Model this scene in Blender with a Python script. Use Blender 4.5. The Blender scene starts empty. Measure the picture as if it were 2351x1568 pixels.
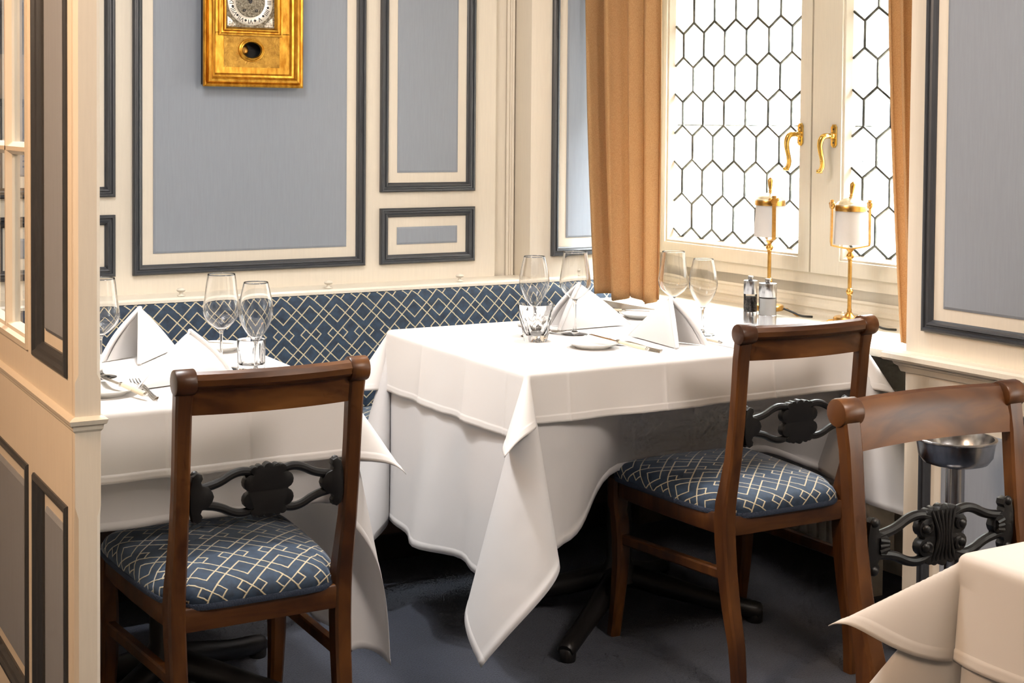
import bpy, bmesh, math, random
from mathutils import Vector, Matrix
PI = math.pi
sc = bpy.context.scene
C = bpy.context.collection

# ------------------------------------------------------------------ camera, sky, light, exposure
FPX, CX, CY, CAMH = 3300.0, 1175.5, 396.0, 1.34
YAW, PIT, ROLL = math.radians(29.8), math.atan(0.033), 0.0083
fh = Vector((math.sin(YAW), math.cos(YAW), 0)); rh = Vector((math.cos(YAW), -math.sin(YAW), 0)); up = Vector((0, 0, 1))
fw = fh*math.cos(PIT) - up*math.sin(PIT); u0 = up*math.cos(PIT) + fh*math.sin(PIT)
cr = rh*math.cos(ROLL) + u0*math.sin(ROLL); cu = u0*math.cos(ROLL) - rh*math.sin(ROLL)
cam = bpy.data.cameras.new('camera'); camo = bpy.data.objects.new('camera', cam); C.objects.link(camo)
m = Matrix((cr, cu, -fw)).transposed().to_4x4(); m.translation = Vector((0, 0, CAMH)); camo.matrix_world = m
cam.sensor_width = 36.0; cam.lens = FPX/2351*36.0; cam.shift_y = -(784 - CY)/2351; cam.clip_start = 0.05
sc.camera = camo

sc.view_settings.view_transform = 'Standard'; sc.view_settings.look = 'None'
sc.view_settings.exposure = 0.05; sc.view_settings.gamma = 1.0
try: sc.view_settings.use_curve_mapping = False
except Exception: pass

# wall B (window wall) local frame: s along the wall towards the viewer, z up, off into the room
BA = math.radians(3.0)
B0 = Vector((3.072, 4.3, 0)); dB = Vector((math.sin(BA), -math.cos(BA), 0)); nB = Vector((-math.cos(BA), -math.sin(BA), 0))
MB_ = Matrix((dB, up, nB)).transposed().to_4x4(); MB_.translation = B0          # (s, z, off)
MA_ = Matrix((Vector((1, 0, 0)), up, Vector((0, -1, 0)))).transposed().to_4x4()  # (x, z, towards room) on y=YA
YA = 4.27
MA_.translation = Vector((0, YA, 0))
def Bp(s, z, off): return MB_ @ Vector((s, z, off))

W = bpy.data.worlds.new('sky'); sc.world = W; W.use_nodes = True
bg = W.node_tree.nodes['Background']; bg.inputs[0].default_value = (0.93, 0.97, 1.0, 1); bg.inputs[1].default_value = 90.0

def area_light(name, loc, target, size, power, col, portal=False, size_y=None):
    l = bpy.data.lights.new(name, 'AREA'); l.energy = power; l.color = col; l.size = size
    if size_y: l.shape = 'RECTANGLE'; l.size_y = size_y
    if portal: l.cycles.is_portal = True
    o = bpy.data.objects.new(name, l); C.objects.link(o); o.location = loc
    d = Vector(target) - Vector(loc); o.rotation_euler = d.to_track_quat('-Z', 'Y').to_euler()
    return o
area_light('window_portal', Bp(0.82, 1.36, -0.12), Bp(0.82, 1.36, 1), 1.62, 1, (1, 1, 1), True, 1.1)
area_light('window_portal', Bp(3.87, 1.12, -0.12), Bp(3.87, 1.12, 1), 1.66, 1, (1, 1, 1), True, .76)
# ceiling lamps of the room, plus one added front fill (all above or behind the frame)
area_light('ceiling_lamp_or_fill', (-0.55, 2.9, 2.2), (0.5, 2.7, 0.6), 0.25, 8, (1.0, 0.46, 0.17))
area_light('ceiling_lamp_or_fill', (-0.7, 1.9, 2.2), (1.9, 1.9, 0.7), 0.35, 27, (1.0, 0.70, 0.47))
area_light('ceiling_lamp_or_fill', (0.74, 2.85, 2.26), (1.75, 3.1, 0.4), 0.5, 20, (1.0, 0.98, 0.98))

area_light('ceiling_lamp_or_fill', (2.05, 0.75, 2.28), (1.5, 3.4, 0.8), 0.6, 42, (1.0, 0.88, 0.80))  # added fill from the viewer's side, brightens the cloth fronts

def spot(name, loc, target, power, col, ang):
    l = bpy.data.lights.new(name, 'SPOT'); l.energy = power; l.color = col; l.spot_size = math.radians(ang); l.spot_blend = .7; l.shadow_soft_size = .06
    o = bpy.data.objects.new(name, l); C.objects.link(o); o.location = loc; o.rotation_euler = (Vector(target)-Vector(loc)).to_track_quat('-Z', 'Y').to_euler()
spot('table_fill_spot', (0.98, 3.18, 2.33), (0.98, 3.18, 0), 90, (1.0, 0.98, 0.98), 86)  # both spots are added to whiten the table tops, no fixtures there
spot('table_fill_spot', (2.10, 3.22, 2.33), (2.02, 3.22, 0), 74, (1.0, 0.97, 0.96), 84)
cy = sc.cycles
cy.use_denoising = True; cy.use_adaptive_sampling = True; cy.adaptive_threshold = 0.07; cy.adaptive_min_samples = 12
try: cy.denoiser = 'OPENIMAGEDENOISE'
except Exception: pass
cy.max_bounces = 8; cy.diffuse_bounces = 3; cy.glossy_bounces = 2; cy.transmission_bounces = 7; cy.transparent_max_bounces = 12
cy.sample_clamp_indirect = 6.0; cy.caustics_reflective = False; cy.caustics_refractive = True; cy.blur_glossy = 0.6

# ------------------------------------------------------------------ materials
def lin(c):
    c = c/255.0
    return c/12.92 if c <= 0.04045 else ((c+0.055)/1.055)**2.4
def rgb(r, g, b): return (lin(r), lin(g), lin(b), 1)
class X:
    """tiny node-expression helper"""
    def __init__(s, nt, sock): s.nt = nt; s.k = sock
    def _op(s, op, *o):
        n = s.nt.nodes.new('ShaderNodeMath'); n.operation = op
        for i, v in enumerate((s,)+o):
            if isinstance(v, X): s.nt.links.new(v.k, n.inputs[i])
            else: n.inputs[i].default_value = v
        return X(s.nt, n.outputs[0])
    def __add__(s, o): return s._op('ADD', o)
    def __sub__(s, o): return s._op('SUBTRACT', o)
    def __mul__(s, o): return s._op('MULTIPLY', o)
    def abs(s): return s._op('ABSOLUTE')
    def fract(s): return s._op('FRACT')
    def min(s, o): return s._op('MINIMUM', o)
    def max(s, o): return s._op('MAXIMUM', o)
    def lt(s, o): return s._op('LESS_THAN', o)
    def gt(s, o): return s._op('GREATER_THAN', o)
def newmat(name):
    mt = bpy.data.materials.new(name); mt.use_nodes = True
    nt = mt.node_tree; return mt, nt, nt.nodes['Principled BSDF']
def setp(b, **k):
    for a, v in k.items():
        a = a.replace('_', ' ')
        for key in b.inputs.keys():
            if key.lower() == a.lower(): b.inputs[key].default_value = v
def noise(nt, scale, detail=3, rough=.5, coord='Object', stretch=(1, 1, 1), dist=0.0):
    tc = nt.nodes.new('ShaderNodeTexCoord'); mp = nt.nodes.new('ShaderNodeMapping'); n = nt.nodes.new('ShaderNodeTexNoise')
    mp.inputs['Scale'].default_value = stretch; n.inputs['Scale'].default_value = scale
    n.inputs['Detail'].default_value = detail; n.inputs['Roughness'].default_value = rough; n.inputs['Distortion'].default_value = dist
    nt.links.new(tc.outputs[coord], mp.inputs[0]); nt.links.new(mp.outputs[0], n.inputs['Vector'])
    return n
def ramp(nt, fac, stops):
    r = nt.nodes.new('ShaderNodeValToRGB'); el = r.color_ramp.elements
    while len(el) < len(stops): el.new(0.5)
    for e, (p, c) in zip(el, stops): e.position = p; e.color = c
    nt.links.new(fac, r.inputs[0]); return r
def bump(nt, b, height, strength, dist=0.002):
    n = nt.nodes.new('ShaderNodeBump'); n.inputs['Strength'].default_value = strength; n.inputs['Distance'].default_value = dist
    nt.links.new(height, n.inputs['Height']); nt.links.new(n.outputs[0], b.inputs['Normal'])
M = {}
def paint(name, c, rough, var=0.05, st=(30, 30, 2)):
    mt, nt, b = newmat(name)
    n = noise(nt, 6, 2, .6, 'Object', st)
    lo = tuple(v*(1-var) for v in c[:3])+(1,); hi = tuple(min(1, v*(1+var)) for v in c[:3])+(1,)
    r = ramp(nt, n.outputs[0], [(0.3, lo), (0.7, hi)]); nt.links.new(r.outputs[0], b.inputs['Base Color'])
    bump(nt, b, n.outputs[0], 0.06, 0.002); setp(b, roughness=rough); M[name] = mt
paint('cream', rgb(235, 225, 208), 0.55, .02); paint('blue', rgb(148, 155, 165), 0.62, .03)
paint('slate', rgb(62, 65, 70), 0.36, .06); paint('cream_wood', rgb(236, 227, 210), 0.30, .02)
paint('ceiling_white', rgb(236, 230, 218), 0.7, .01); paint('facade', rgb(104, 102, 99), .9, .05); paint('shutter', rgb(84, 88, 87), .8, .05)
def simple(name, c, rough=.5, metal=0., **k):
    mt, nt, b = newmat(name); b.inputs['Base Color'].default_value = c; setp(b, roughness=rough, metallic=metal, **k); M[name] = mt; return mt, nt, b
def wood(name, stops, rough=.38, sc_=5, st=(3.2, 3, .6)):
    mt, nt, b = newmat(name)
    n = noise(nt, sc_, 3, .58, 'Object', st, .8)
    n2 = noise(nt, 3.0, 1, .5, 'Object', (1, 1, 1))
    x = X(nt, n.outputs[0])*0.65 + X(nt, n2.outputs[0])*0.45
    r = ramp(nt, x.k, stops); nt.links.new(r.outputs[0], b.inputs['Base Color'])
    bump(nt, b, n.outputs[0], .05, .001); setp(b, roughness=rough, coat_weight=.1, coat_roughness=.25, specular_IOR_level=.35); M[name] = mt
wood('mahogany', [(.30, rgb(34, 18, 8)), (.5, rgb(74, 42, 18)), (.66, rgb(106, 65, 29)), (.82, rgb(136, 90, 44))])
wood('mahogany_cross', [(.30, rgb(34, 18, 8)), (.5, rgb(74, 42, 18)), (.66, rgb(106, 65, 29)), (.82, rgb(136, 90, 44))], st=(.9, 3, 3.2))
wood('darkwood', [(.35, rgb(22, 14, 10)), (.7, rgb(52, 34, 24))], .4)
simple('ebony', rgb(18, 17, 17), .42, 0, specular_IOR_level=.4)
simple('black', rgb(8, 7, 6), .6); simple('iron', rgb(26, 23, 22), .42)
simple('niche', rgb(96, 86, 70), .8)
mt, nt, b = simple('carpet', rgb(62, 74, 96), 1.0, 0)
n = noise(nt, 260, 2, .7); n2 = noise(nt, 5, 3, .5); x = X(nt, n.outputs[0])*.75 + X(nt, n2.outputs[0])*.25
r = ramp(nt, x.k, [(.32, rgb(34, 38, 48)), (.68, rgb(68, 75, 90))]); nt.links.new(r.outputs[0], b.inputs['Base Color']); bump(nt, b, n.outputs[0], .7, .004)
setp(b, sheen_weight=.15)

def velvet(name, ph=(0, 0)):
    Wd, Hd, a = .089, .121, .0170; mm = (Hd/2)/(a+Wd/2); c = .033; lw = .0021
    mt, nt, b = newmat(name)
    uv = nt.nodes.new('ShaderNodeUVMap'); sp = nt.nodes.new('ShaderNodeSeparateXYZ'); nt.links.new(uv.outputs[0], sp.inputs[0])
    wob = noise(nt, 90, 2, .5, 'UV'); wx = (X(nt, wob.outputs[0])-.5)*.0022
    u = X(nt, sp.outputs[0])+wx-ph[0]; v = X(nt, sp.outputs[1])+wx-ph[1]
    x = (((u*(1/Wd)).fract()-.5).abs()*-1.0+.5)*Wd
    y = (((v*(1/Hd)).fract()-.5).abs()*-1.0+.5)*Hd
    d1 = (y-(x-a).abs()*mm).abs()
    d2 = (y-(x+a)*mm).abs()
    d4 = (y+(x-(Wd/2-c))*mm-Hd/2).abs() + (x.gt(Wd/2-c/2+.001))*1.0
    d = d1.min(d2).min(d4)
    mask = d.lt(lw*math.sqrt(1+mm*mm)*.5*1.55)
    pile = noise(nt, 40, 4, .6, 'UV'); fine = noise(nt, 900, 2, .5, 'UV')
    rp = ramp(nt, pile.outputs[0], [(.3, rgb(25, 38, 54)), (.7, rgb(46, 66, 88))])
    mix = nt.nodes.new('ShaderNodeMix'); mix.data_type = 'RGBA'
    nt.links.new(mask.k, mix.inputs[0]); nt.links.new(rp.outputs[0], mix.inputs[6]); mix.inputs[7].default_value = rgb(198, 184, 152)
    nt.links.new(mix.outputs[2], b.inputs['Base Color'])
    groove = d*(1/.004); groove = groove.min(1.0)
    h = groove*.8 + X(nt, fine.outputs[0])*.15
    bump(nt, b, h.k, .6, .0025)
    setp(b, roughness=.75, sheen_weight=.6, sheen_roughness=.35, sheen_tint=(.62, .75, .95, 1)); M[name] = mt
velvet('velvet_bench', (1.614, .75)); velvet('velvet_seat', (.02, .03))
mt, nt, b = simple('braid', rgb(50, 60, 78), .9)
n = noise(nt, 500, 2, .5, 'Object', (1, 1, .4)); bump(nt, b, n.outputs[0], .8, .003)
def cloth_mat(name, c, trans, rough=.75, weave=1400, wrinkle=.15):
    mt, nt, b = newmat(name); out = nt.nodes['Material Output']
    n2 = noise(nt, 9, 2, .55, 'Object', (1, 1, .6), 0)
    bump(nt, b, n2.outputs[0], wrinkle, .02); b.inputs['Base Color'].default_value = c; setp(b, roughness=rough, sheen_weight=.1)
    t = nt.nodes.new('ShaderNodeBsdfTranslucent'); t.inputs[0].default_value = c
    mx = nt.nodes.new('ShaderNodeMixShader'); mx.inputs[0].default_value = trans
    nt.links.new(b.outputs[0], mx.inputs[1]); nt.links.new(t.outputs[0], mx.inputs[2]); nt.links.new(mx.outputs[0], out.inputs[0]); M[name] = mt
    return mt, nt, b, t
cloth_mat('linen', rgb(240, 236, 232), .12); cloth_mat('linen_thin', rgb(238, 236, 235), .28, wrinkle=.25); cloth_mat('napkin', rgb(243, 240, 238), .10, wrinkle=.05)
mt, nt, b, t = cloth_mat('curtain', rgb(196, 148, 92), .30, .85, 300, .05)
n = noise(nt, 420, 1, .6, 'Object', (1, 1, .8)); r = ramp(nt, n.outputs[0], [(.3, rgb(194, 152, 102)), (.7, rgb(212, 174, 126))])
nt.links.new(r.outputs[0], b.inputs['Base Color']); nt.links.new(r.outputs[0], t.inputs[0])
def metal(name, lo, hi, rough, scale=30, st=(1, 1, 1)):
    mt, nt, b = newmat(name); n = noise(nt, scale, 4, .6, 'Object', st)
    r = ramp(nt, n.outputs[0], [(.35, lo), (.7, hi)]); nt.links.new(r.outputs[0], b.inputs['Base Color']); setp(b, metallic=1.0, roughness=rough); M[name] = mt
    return mt, nt, b
metal('brass', rgb(168, 122, 58), rgb(214, 170, 96), .28); metal('brass_bright', rgb(206, 160, 70), rgb(240, 206, 128), .18)
metal('brass_pale', rgb(205, 190, 160), rgb(232, 220, 196), .35)
mt, nt, b = metal('gilt', rgb(176, 118, 32), rgb(236, 184, 76), .34, 22, (3, 3, 1)); setp(b, metallic=.85)
mt, nt, b = metal('gilt_engraved', rgb(170, 124, 48), rgb(214, 166, 74), .5, 40); setp(b, metallic=.7)
nn = noise(nt, 34, 3, .55, 'Object', (1, 1, 1), 3.0); bump(nt, b, nn.outputs[0], .9, .006)
mt, nt, b = metal('silver_engraved', rgb(120, 112, 98), rgb(206, 200, 184), .45, 190); bump(nt, b, noise(nt, 160, 3, .6, 'Object', (1, 1, 1), 2.5).outputs[0], 1.0, .004)
metal('silver', rgb(196, 192, 182), rgb(220, 216, 206), .38, 60); metal('steel', rgb(168, 168, 170), rgb(205, 205, 208), .22, 40, (1, 1, .1))
metal('cutlery', rgb(186, 182, 176), rgb(226, 222, 216), .14); metal('lead', rgb(66, 68, 66), rgb(112, 112, 106), .5)
simple('porcelain', rgb(240, 238, 232), .12, 0, coat_weight=.4); simple('ivory', rgb(226, 210, 182), .3)
simple('opal', rgb(244, 240, 236), .35, 0, subsurface_weight=.0)
mt = M['opal']; nt = mt.node_tree; b = nt.nodes['Principled BSDF']; t = nt.nodes.new('ShaderNodeBsdfTranslucent'); t.inputs[0].default_value = rgb(246, 242, 240)
mx = nt.nodes.new('ShaderNodeMixShader'); mx.inputs[0].default_value = .5; nt.links.new(b.outputs[0], mx.inputs[1]); nt.links.new(t.outputs[0], mx.inputs[2]); nt.links.new(mx.outputs[0], nt.nodes['Material Output'].inputs[0])
simple('salt', rgb(242, 242, 240), .8); simple('ink', rgb(24, 24, 34), .5); simple('cord', rgb(16, 15, 15), .5)
mt, nt, b = simple('pepper', rgb(52, 46, 44), .7); n = noise(nt, 160, 2, .6); r = ramp(nt, n.outputs[0], [(.4, rgb(20, 17, 16)), (.65, rgb(96, 88, 82))]); nt.links.new(r.outputs[0], b.inputs['Base Color'])
def glassmat(name, ior=1.45, rough=0.0):
    mt = bpy.data.materials.new(name); mt.use_nodes = True; nt = mt.node_tree; nt.nodes.remove(nt.nodes['Principled BSDF'])
    g = nt.nodes.new('ShaderNodeBsdfGlass'); g.inputs['IOR'].default_value = ior; g.inputs['Roughness'].default_value = rough
    nt.links.new(g.outputs[0], nt.nodes['Material Output'].inputs[0]); M[name] = mt
glassmat('crystal')
def thin_glass(name, tint=(1, 1, 1, 1), refl=1.0):
    mt = bpy.data.materials.new(name); mt.use_nodes = True; nt = mt.node_tree; nt.nodes.remove(nt.nodes['Principled BSDF'])
    tr = nt.nodes.new('ShaderNodeBsdfTransparent'); tr.inputs[0].default_value = tint
    gl = nt.nodes.new('ShaderNodeBsdfGlossy'); gl.inputs['Roughness'].default_value = .02
    fr = nt.nodes.new('ShaderNodeFresnel'); fr.inputs[0].default_value = 1.45
    mx = nt.nodes.new('ShaderNodeMixShader'); fx = X(nt, fr.outputs[0])*refl
    nt.links.new(fx.k, mx.inputs[0]); nt.links.new(tr.outputs[0], mx.inputs[1]); nt.links.new(gl.outputs[0], mx.inputs[2])
    nt.links.new(mx.outputs[0], nt.nodes['Material Output'].inputs[0]); M[name] = mt
thin_glass('pane_glass', (.97, .99, .98, 1)); thin_glass('acrylic', (.96, .96, .96, 1)); thin_glass('stem_glass', (.985, .985, .985, 1), 1.0)

# ------------------------------------------------------------------ mesh helpers
class MB:
    def __init__(s, mat=None): s.v = []; s.f = []; s.uv = None; s.M = mat or Matrix.Identity(4)
    def add(s, vs, fs, M=None):
        o = len(s.v); T = s.M @ M if M else s.M
        s.v += [tuple(T @ Vector(p)) for p in vs]; s.f += [tuple(i+o for i in f) for f in fs]
    def box(s, a, b_, bev=0, M=None):
        a = Vector(a); b_ = Vector(b_)
        lo = Vector(map(min, a, b_)); hi = Vector(map(max, a, b_))
        if bev <= 0:
            vs = [(x, y, z) for x in (lo.x, hi.x) for y in (lo.y, hi.y) for z in (lo.z, hi.z)]
            s.add(vs, [(0, 1, 3, 2), (4, 6, 7, 5), (0, 4, 5, 1), (2, 3, 7, 6), (0, 2, 6, 4), (1, 5, 7, 3)], M); return
        bm = bmesh.new(); bmesh.ops.create_cube(bm, size=1, matrix=Matrix.Translation((lo+hi)/2) @ Matrix.Diagonal((*(hi-lo), 1)))
        bmesh.ops.bevel(bm, geom=bm.edges[:], offset=min(bev, min(hi-lo)*.49), segments=2, affect='EDGES', profile=.6)
        s.add_bm(bm, M)
    def add_bm(s, bm, M=None):
        bm.verts.index_update(); s.add([v.co[:] for v in bm.verts], [[v.index for v in f.verts] for f in bm.faces], M); bm.free()
    def lathe(s, prof, n=24, M=None, cap=True):
        vs = []; fs = []; k = len(prof)
        for i in range(n):
            a = 2*PI*i/n
            vs += [(r*math.cos(a), r*math.sin(a), z) for r, z in prof]
        for i in range(n):
            j = (i+1) % n
            for q in range(k-1): fs.append((i*k+q, j*k+q, j*k+q+1, i*k+q+1))
        if cap:
            if prof[0][0] > 1e-6: fs.append(tuple(i*k for i in range(n))[::-1])
            if prof[-1][0] > 1e-6: fs.append(tuple(i*k+k-1 for i in range(n)))
        s.add(vs, fs, M)
    def tube(s, pts, rad, n=8, M=None, flat=1.0, closed=False):
        pts = [Vector(p) for p in pts]; k = len(pts)
        if not hasattr(rad, '__len__'): rad = [rad]*k
        if len(rad) != k: rad = [rad[min(len(rad)-1, round(i*(len(rad)-1)/(k-1)))] for i in range(k)]
        vs = []; fs = []; pn = None
        for i, p in enumerate(pts):
            if closed: t = pts[(i+1) % k]-pts[i-1]
            else: t = pts[min(i+1, k-1)]-pts[max(i-1, 0)]
            t.normalize()
            if pn is None: pn = t.orthogonal().normalized()
            pn = (pn - t*pn.dot(t)); pn = pn.normalized() if pn.length > 1e-6 else t.orthogonal().normalized()
            bn = t.cross(pn)
            for j in range(n):
                a = 2*PI*j/n; vs.append(p+pn*math.cos(a)*rad[i]+bn*math.sin(a)*rad[i]*flat)
        for i in range(k if closed else k-1):
            i2 = (i+1) % k
            for j in range(n):
                j2 = (j+1) % n; fs.append((i*n+j, i*n+j2, i2*n+j2, i2*n+j))
        if not closed: fs.append(tuple(range(n))[::-1]); fs.append(tuple((k-1)*n+j for j in range(n)))
        s.add(vs, fs, M)
    def prism(s, poly, z0, z1, M=None, bev=0):
        """polygon (a,b) extruded along the third axis"""
        n = len(poly)
        if bev > 0:
            bm = bmesh.new(); vv = [bm.verts.new((p[0], p[1], z0)) for p in poly]; f = bm.faces.new(vv)
            r = bmesh.ops.extrude_face_region(bm, geom=[f]); bmesh.ops.translate(bm, vec=(0, 0, z1-z0), verts=[e for e in r['geom'] if isinstance(e, bmesh.types.BMVert)])
            es = [e for e in bm.edges if abs(e.verts[0].co.z-e.verts[1].co.z) < 1e-7]
            bmesh.ops.bevel(bm, geom=es, offset=bev, segments=2, affect='EDGES', profile=.5, clamp_overlap=True)
            bmesh.ops.triangulate(bm, faces=[f for f in bm.faces if len(f.verts) > 4]); s.add_bm(bm, M); return
        vs = [(p[0], p[1], z0) for p in poly]+[(p[0], p[1], z1) for p in poly]
        fs = [tuple(range(n))[::-1], tuple(range(n, 2*n))]+[(i, (i+1) % n, (i+1) % n+n, i+n) for i in range(n)]
        s.add(vs, fs, M)
    def frame(s, u0, u1, v0, v1, prof, M=None, close=True):
        """mitred rectangular frame; prof = (inset, height) points"""
        k = len(prof); vs = []; fs = []
        for (i, h) in prof: vs += [(u0+i, v0+i, h), (u1-i, v0+i, h), (u1-i, v1-i, h), (u0+i, v1-i, h)]
        for q in range(k-1 + (1 if close else 0)):
            q2 = (q+1) % k
            for j in range(4):
                j2 = (j+1) % 4; fs.append((q*4+j, q*4+j2, q2*4+j2, q2*4+j))
        s.add(vs, fs, M)
    def sweep(s, prof, path, M=None, scale=None, closed=False):
        """closed 2-D profile (a,b) along path frames [(origin, A, B)]"""
        k = len(prof); vs = []; fs = []
        for i, (o, A, Bv) in enumerate(path):
            q = scale[i] if scale else (1, 1)
            vs += [Vector(o)+Vector(A)*p[0]*q[0]+Vector(Bv)*p[1]*q[1] for p in prof]
        n = len(path)
        for i in range(n if closed else n-1):
            i2 = (i+1) % n
            for j in range(k):
                j2 = (j+1) % k; fs.append((i*k+j, i*k+j2, i2*k+j2, i2*k+j))
        if not closed: fs.append(tuple(range(k))[::-1]); fs.append(tuple((n-1)*k+j for j in range(k)))
        s.add(vs, fs, M)
    def sphere(s, c, r, n=10, sc3=(1, 1, 1), M=None):
        bm = bmesh.new(); bmesh.ops.create_uvsphere(bm, u_segments=n, v_segments=max(6, n*2//3), radius=r)
        s.add_bm(bm, (M or Matrix.Identity(4)) @ Matrix.Translation(c) @ Matrix.Diagonal((*sc3, 1)))
    def mesh(s, name, mat, smooth=35, fix=True):
        me = bpy.data.meshes.new(name); me.from_pydata(s.v, [], s.f)
        if fix:
            bm = bmesh.new(); bm.from_mesh(me); bmesh.ops.recalc_face_normals(bm, faces=bm.faces[:]); bm.to_mesh(me); bm.free()
        if s.uv:
            l = me.uv_layers.new(name='UVMap')
            for lp in me.loops: l.data[lp.index].uv = s.uv[lp.vertex_index]
        me.materials.append(M[mat])
        if smooth:
            me.polygons.foreach_set('use_smooth', [True]*len(me.polygons)); me.set_sharp_from_angle(angle=math.radians(smooth))
        me.update(); return me
    def build(s, name, mat, parent=None, smooth=35, fix=True, loc=None):
        return link(name, s.mesh(name, mat, smooth, fix), parent, loc)
def link(name, me, parent=None, loc=None):
    o = bpy.data.objects.new(name, me); C.objects.link(o)
    if parent: o.parent = parent
    if loc is not None: o.location = loc
    return o
def tag(o, label=None, cat=None, group=None, kind=None):
    if label: o['label'] = label
    if cat: o['category'] = cat
    if group: o['group'] = group
    if kind: o['kind'] = kind
    return o
def thing(name, label, cat, loc=(0, 0, 0), rz=0, group=None, kind=None):
    o = bpy.data.objects.new(name, None); C.objects.link(o); o.location = loc; o.rotation_euler = (0, 0, rz); o.empty_display_size = .05
    return tag(o, label, cat, group, kind)
def copy_tree(o, parent=None):
    c = o.copy(); C.objects.link(c); c.parent = parent
    for ch in list(o.children): copy_tree(ch, c)
    return c
def struct(o, label=None): o['kind'] = 'structure'; (label and o.__setitem__('label', label)); return o
def smoothpts(pts, it=2, closed=False):
    pts = [Vector(p) for p in pts]
    for _ in range(it):
        q = []; n = len(pts)
        if not closed: q.append(pts[0])
        for i in range(n if closed else n-1):
            a, b_ = pts[i], pts[(i+1) % n]; q += [a*.75+b_*.25, a*.25+b_*.75]
        if not closed: q.append(pts[-1])
        pts = q
    return pts
def lerp_tab(tab, z):
    for (a, b_) in zip(tab, tab[1:]):
        if z <= b_[0]:
            t = (z-a[0])/(b_[0]-a[0]) if b_[0] > a[0] else 0
            t = max(0, t); return [p+(q-p)*t for p, q in zip(a[1:], b_[1:])]
    return list(tab[-1][1:])

# ------------------------------------------------------------------ room shell
X0, Y0, ZC = -2.2, -2.2, 2.36
g = MB(); g.box((X0-.1, Y0-.1, -.08), (3.6, YA+.1, 0)); struct(g.build('floor', 'carpet', smooth=0), 'dark blue carpet floor')
g = MB(); g.box((X0-.1, Y0-.1, ZC), (3.6, YA+.1, ZC+.08)); struct(g.build('ceiling', 'ceiling_white', smooth=0), 'off white ceiling above the frame')
g = MB(); g.box((X0-.1, Y0-.1, 0), (X0, YA+.1, ZC)); struct(g.build('wall_left', 'cream', smooth=0), 'cream wall at far side of the corridor')
g = MB(); g.box((X0, Y0-.1, 0), (3.6, Y0, ZC)); struct(g.build('wall_front', 'cream', smooth=0), 'cream wall behind the viewer')
SLATE = [(0, 0), (0, .012), (.004, .016), (.009, .016), (.011, .011), (.016, .011), (.018, .015), (.023, .013), (.026, .006), (.030, .003), (.030, 0)]
def panel(u0, u1, v0, v1, Mx, parent, margin=.044, raise_=.004, prof=SLATE):
    k = MB(Mx); k.frame(u0, u1, v0, v1, prof); k.build('panel_moulding', 'slate', parent, smooth=25)
    a = margin+.019 if margin > .04 else margin
    k = MB(Mx); w = raise_
    k.frame(u0+a, u1-a, v0+a, v1-a, [(0, 0), (0, w*.45), (.006, w), (.0062, w)], close=False)
    x0, x1, y0, y1 = u0+a+.0062, u1-a-.0062, v0+a+.0062, v1-a-.0062
    k.add([(x0, y0, w), (x1, y0, w), (x1, y1, w), (x0, y1, w)], [(0, 1, 2, 3)])
    k.build('panel_field', 'blue', parent, smooth=0)
# back wall
g = MB(); g.box((X0, YA, 0), (2.38, YA+.1, ZC)); g.box((2.38, YA+.018, 0), (3.2, YA+.1, ZC))
wall_back = struct(g.build('wall_back', 'cream', smooth=0), 'cream panelled back wall with slate mouldings and blue fields')
panel(1.143, 1.895, .882, 2.1, MA_, wall_back)
for (a, b_) in ((1.949, 2.297), (.743, 1.091)):
    panel(a, b_, 1.118, 2.1, MA_, wall_back); panel(a, b_, .882, 1.065, MA_, wall_back)
panel(-.1, .66, .882, 2.1, MA_, wall_back)
# corner pilaster beside the curtain
YP = 4.173
g = MB(); g.box((2.462, YP, .80), (2.80, YA+.05, ZC), .003)
pil = struct(g.build('wall_pilaster', 'cream', smooth=25), 'cream pilaster with a tall blue panel beside the left curtain')
MP = MA_.copy(); MP.translation = Vector((0, YP, 0))
panel(2.543, 2.80-.005, .895, 2.1, MP, pil, margin=.042)
g = MB()
for i, (x, r_) in enumerate(((2.434, .006), (2.444, .005), (2.453, .006))): g.tube([(x, YA+.010, .82), (x, YA+.010, ZC)], r_, 8)
struct(g.build('trim_1', 'cream', smooth=60), 'cream reeded bead in the wall corner')
# ledge above the bench with pegs
g = MB(); prof = [(0, 0), (0, .008), (-.004, .014), (-.03, .017), (-.11, .017), (-.11, 0)]
path = [(Vector((x, 4.163, .808)), Vector((0, -1, 0)), Vector((0, 0, 1))) for x in (.575, 2.80)]
g.sweep(prof, path)
ledge = struct(g.build('trim_2', 'cream_wood', smooth=25), 'cream ledge capping the banquette backrest')
pg = MB(); pg.lathe([(.0085, 0), (.0085, .002), (.0045, .004), (.004, .009), (.009, .012), (.0105, .015), (.008, .0185), (.003, .0205), (0, .0207)], 14)
pm = pg.mesh('peg', 'cream_wood', 60)
for x in (1.265, 1.735, 2.20, 2.665): link('peg', pm, ledge, (x, 4.182, .824)).scale = (1.3, 1.3, 1.2)

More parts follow.
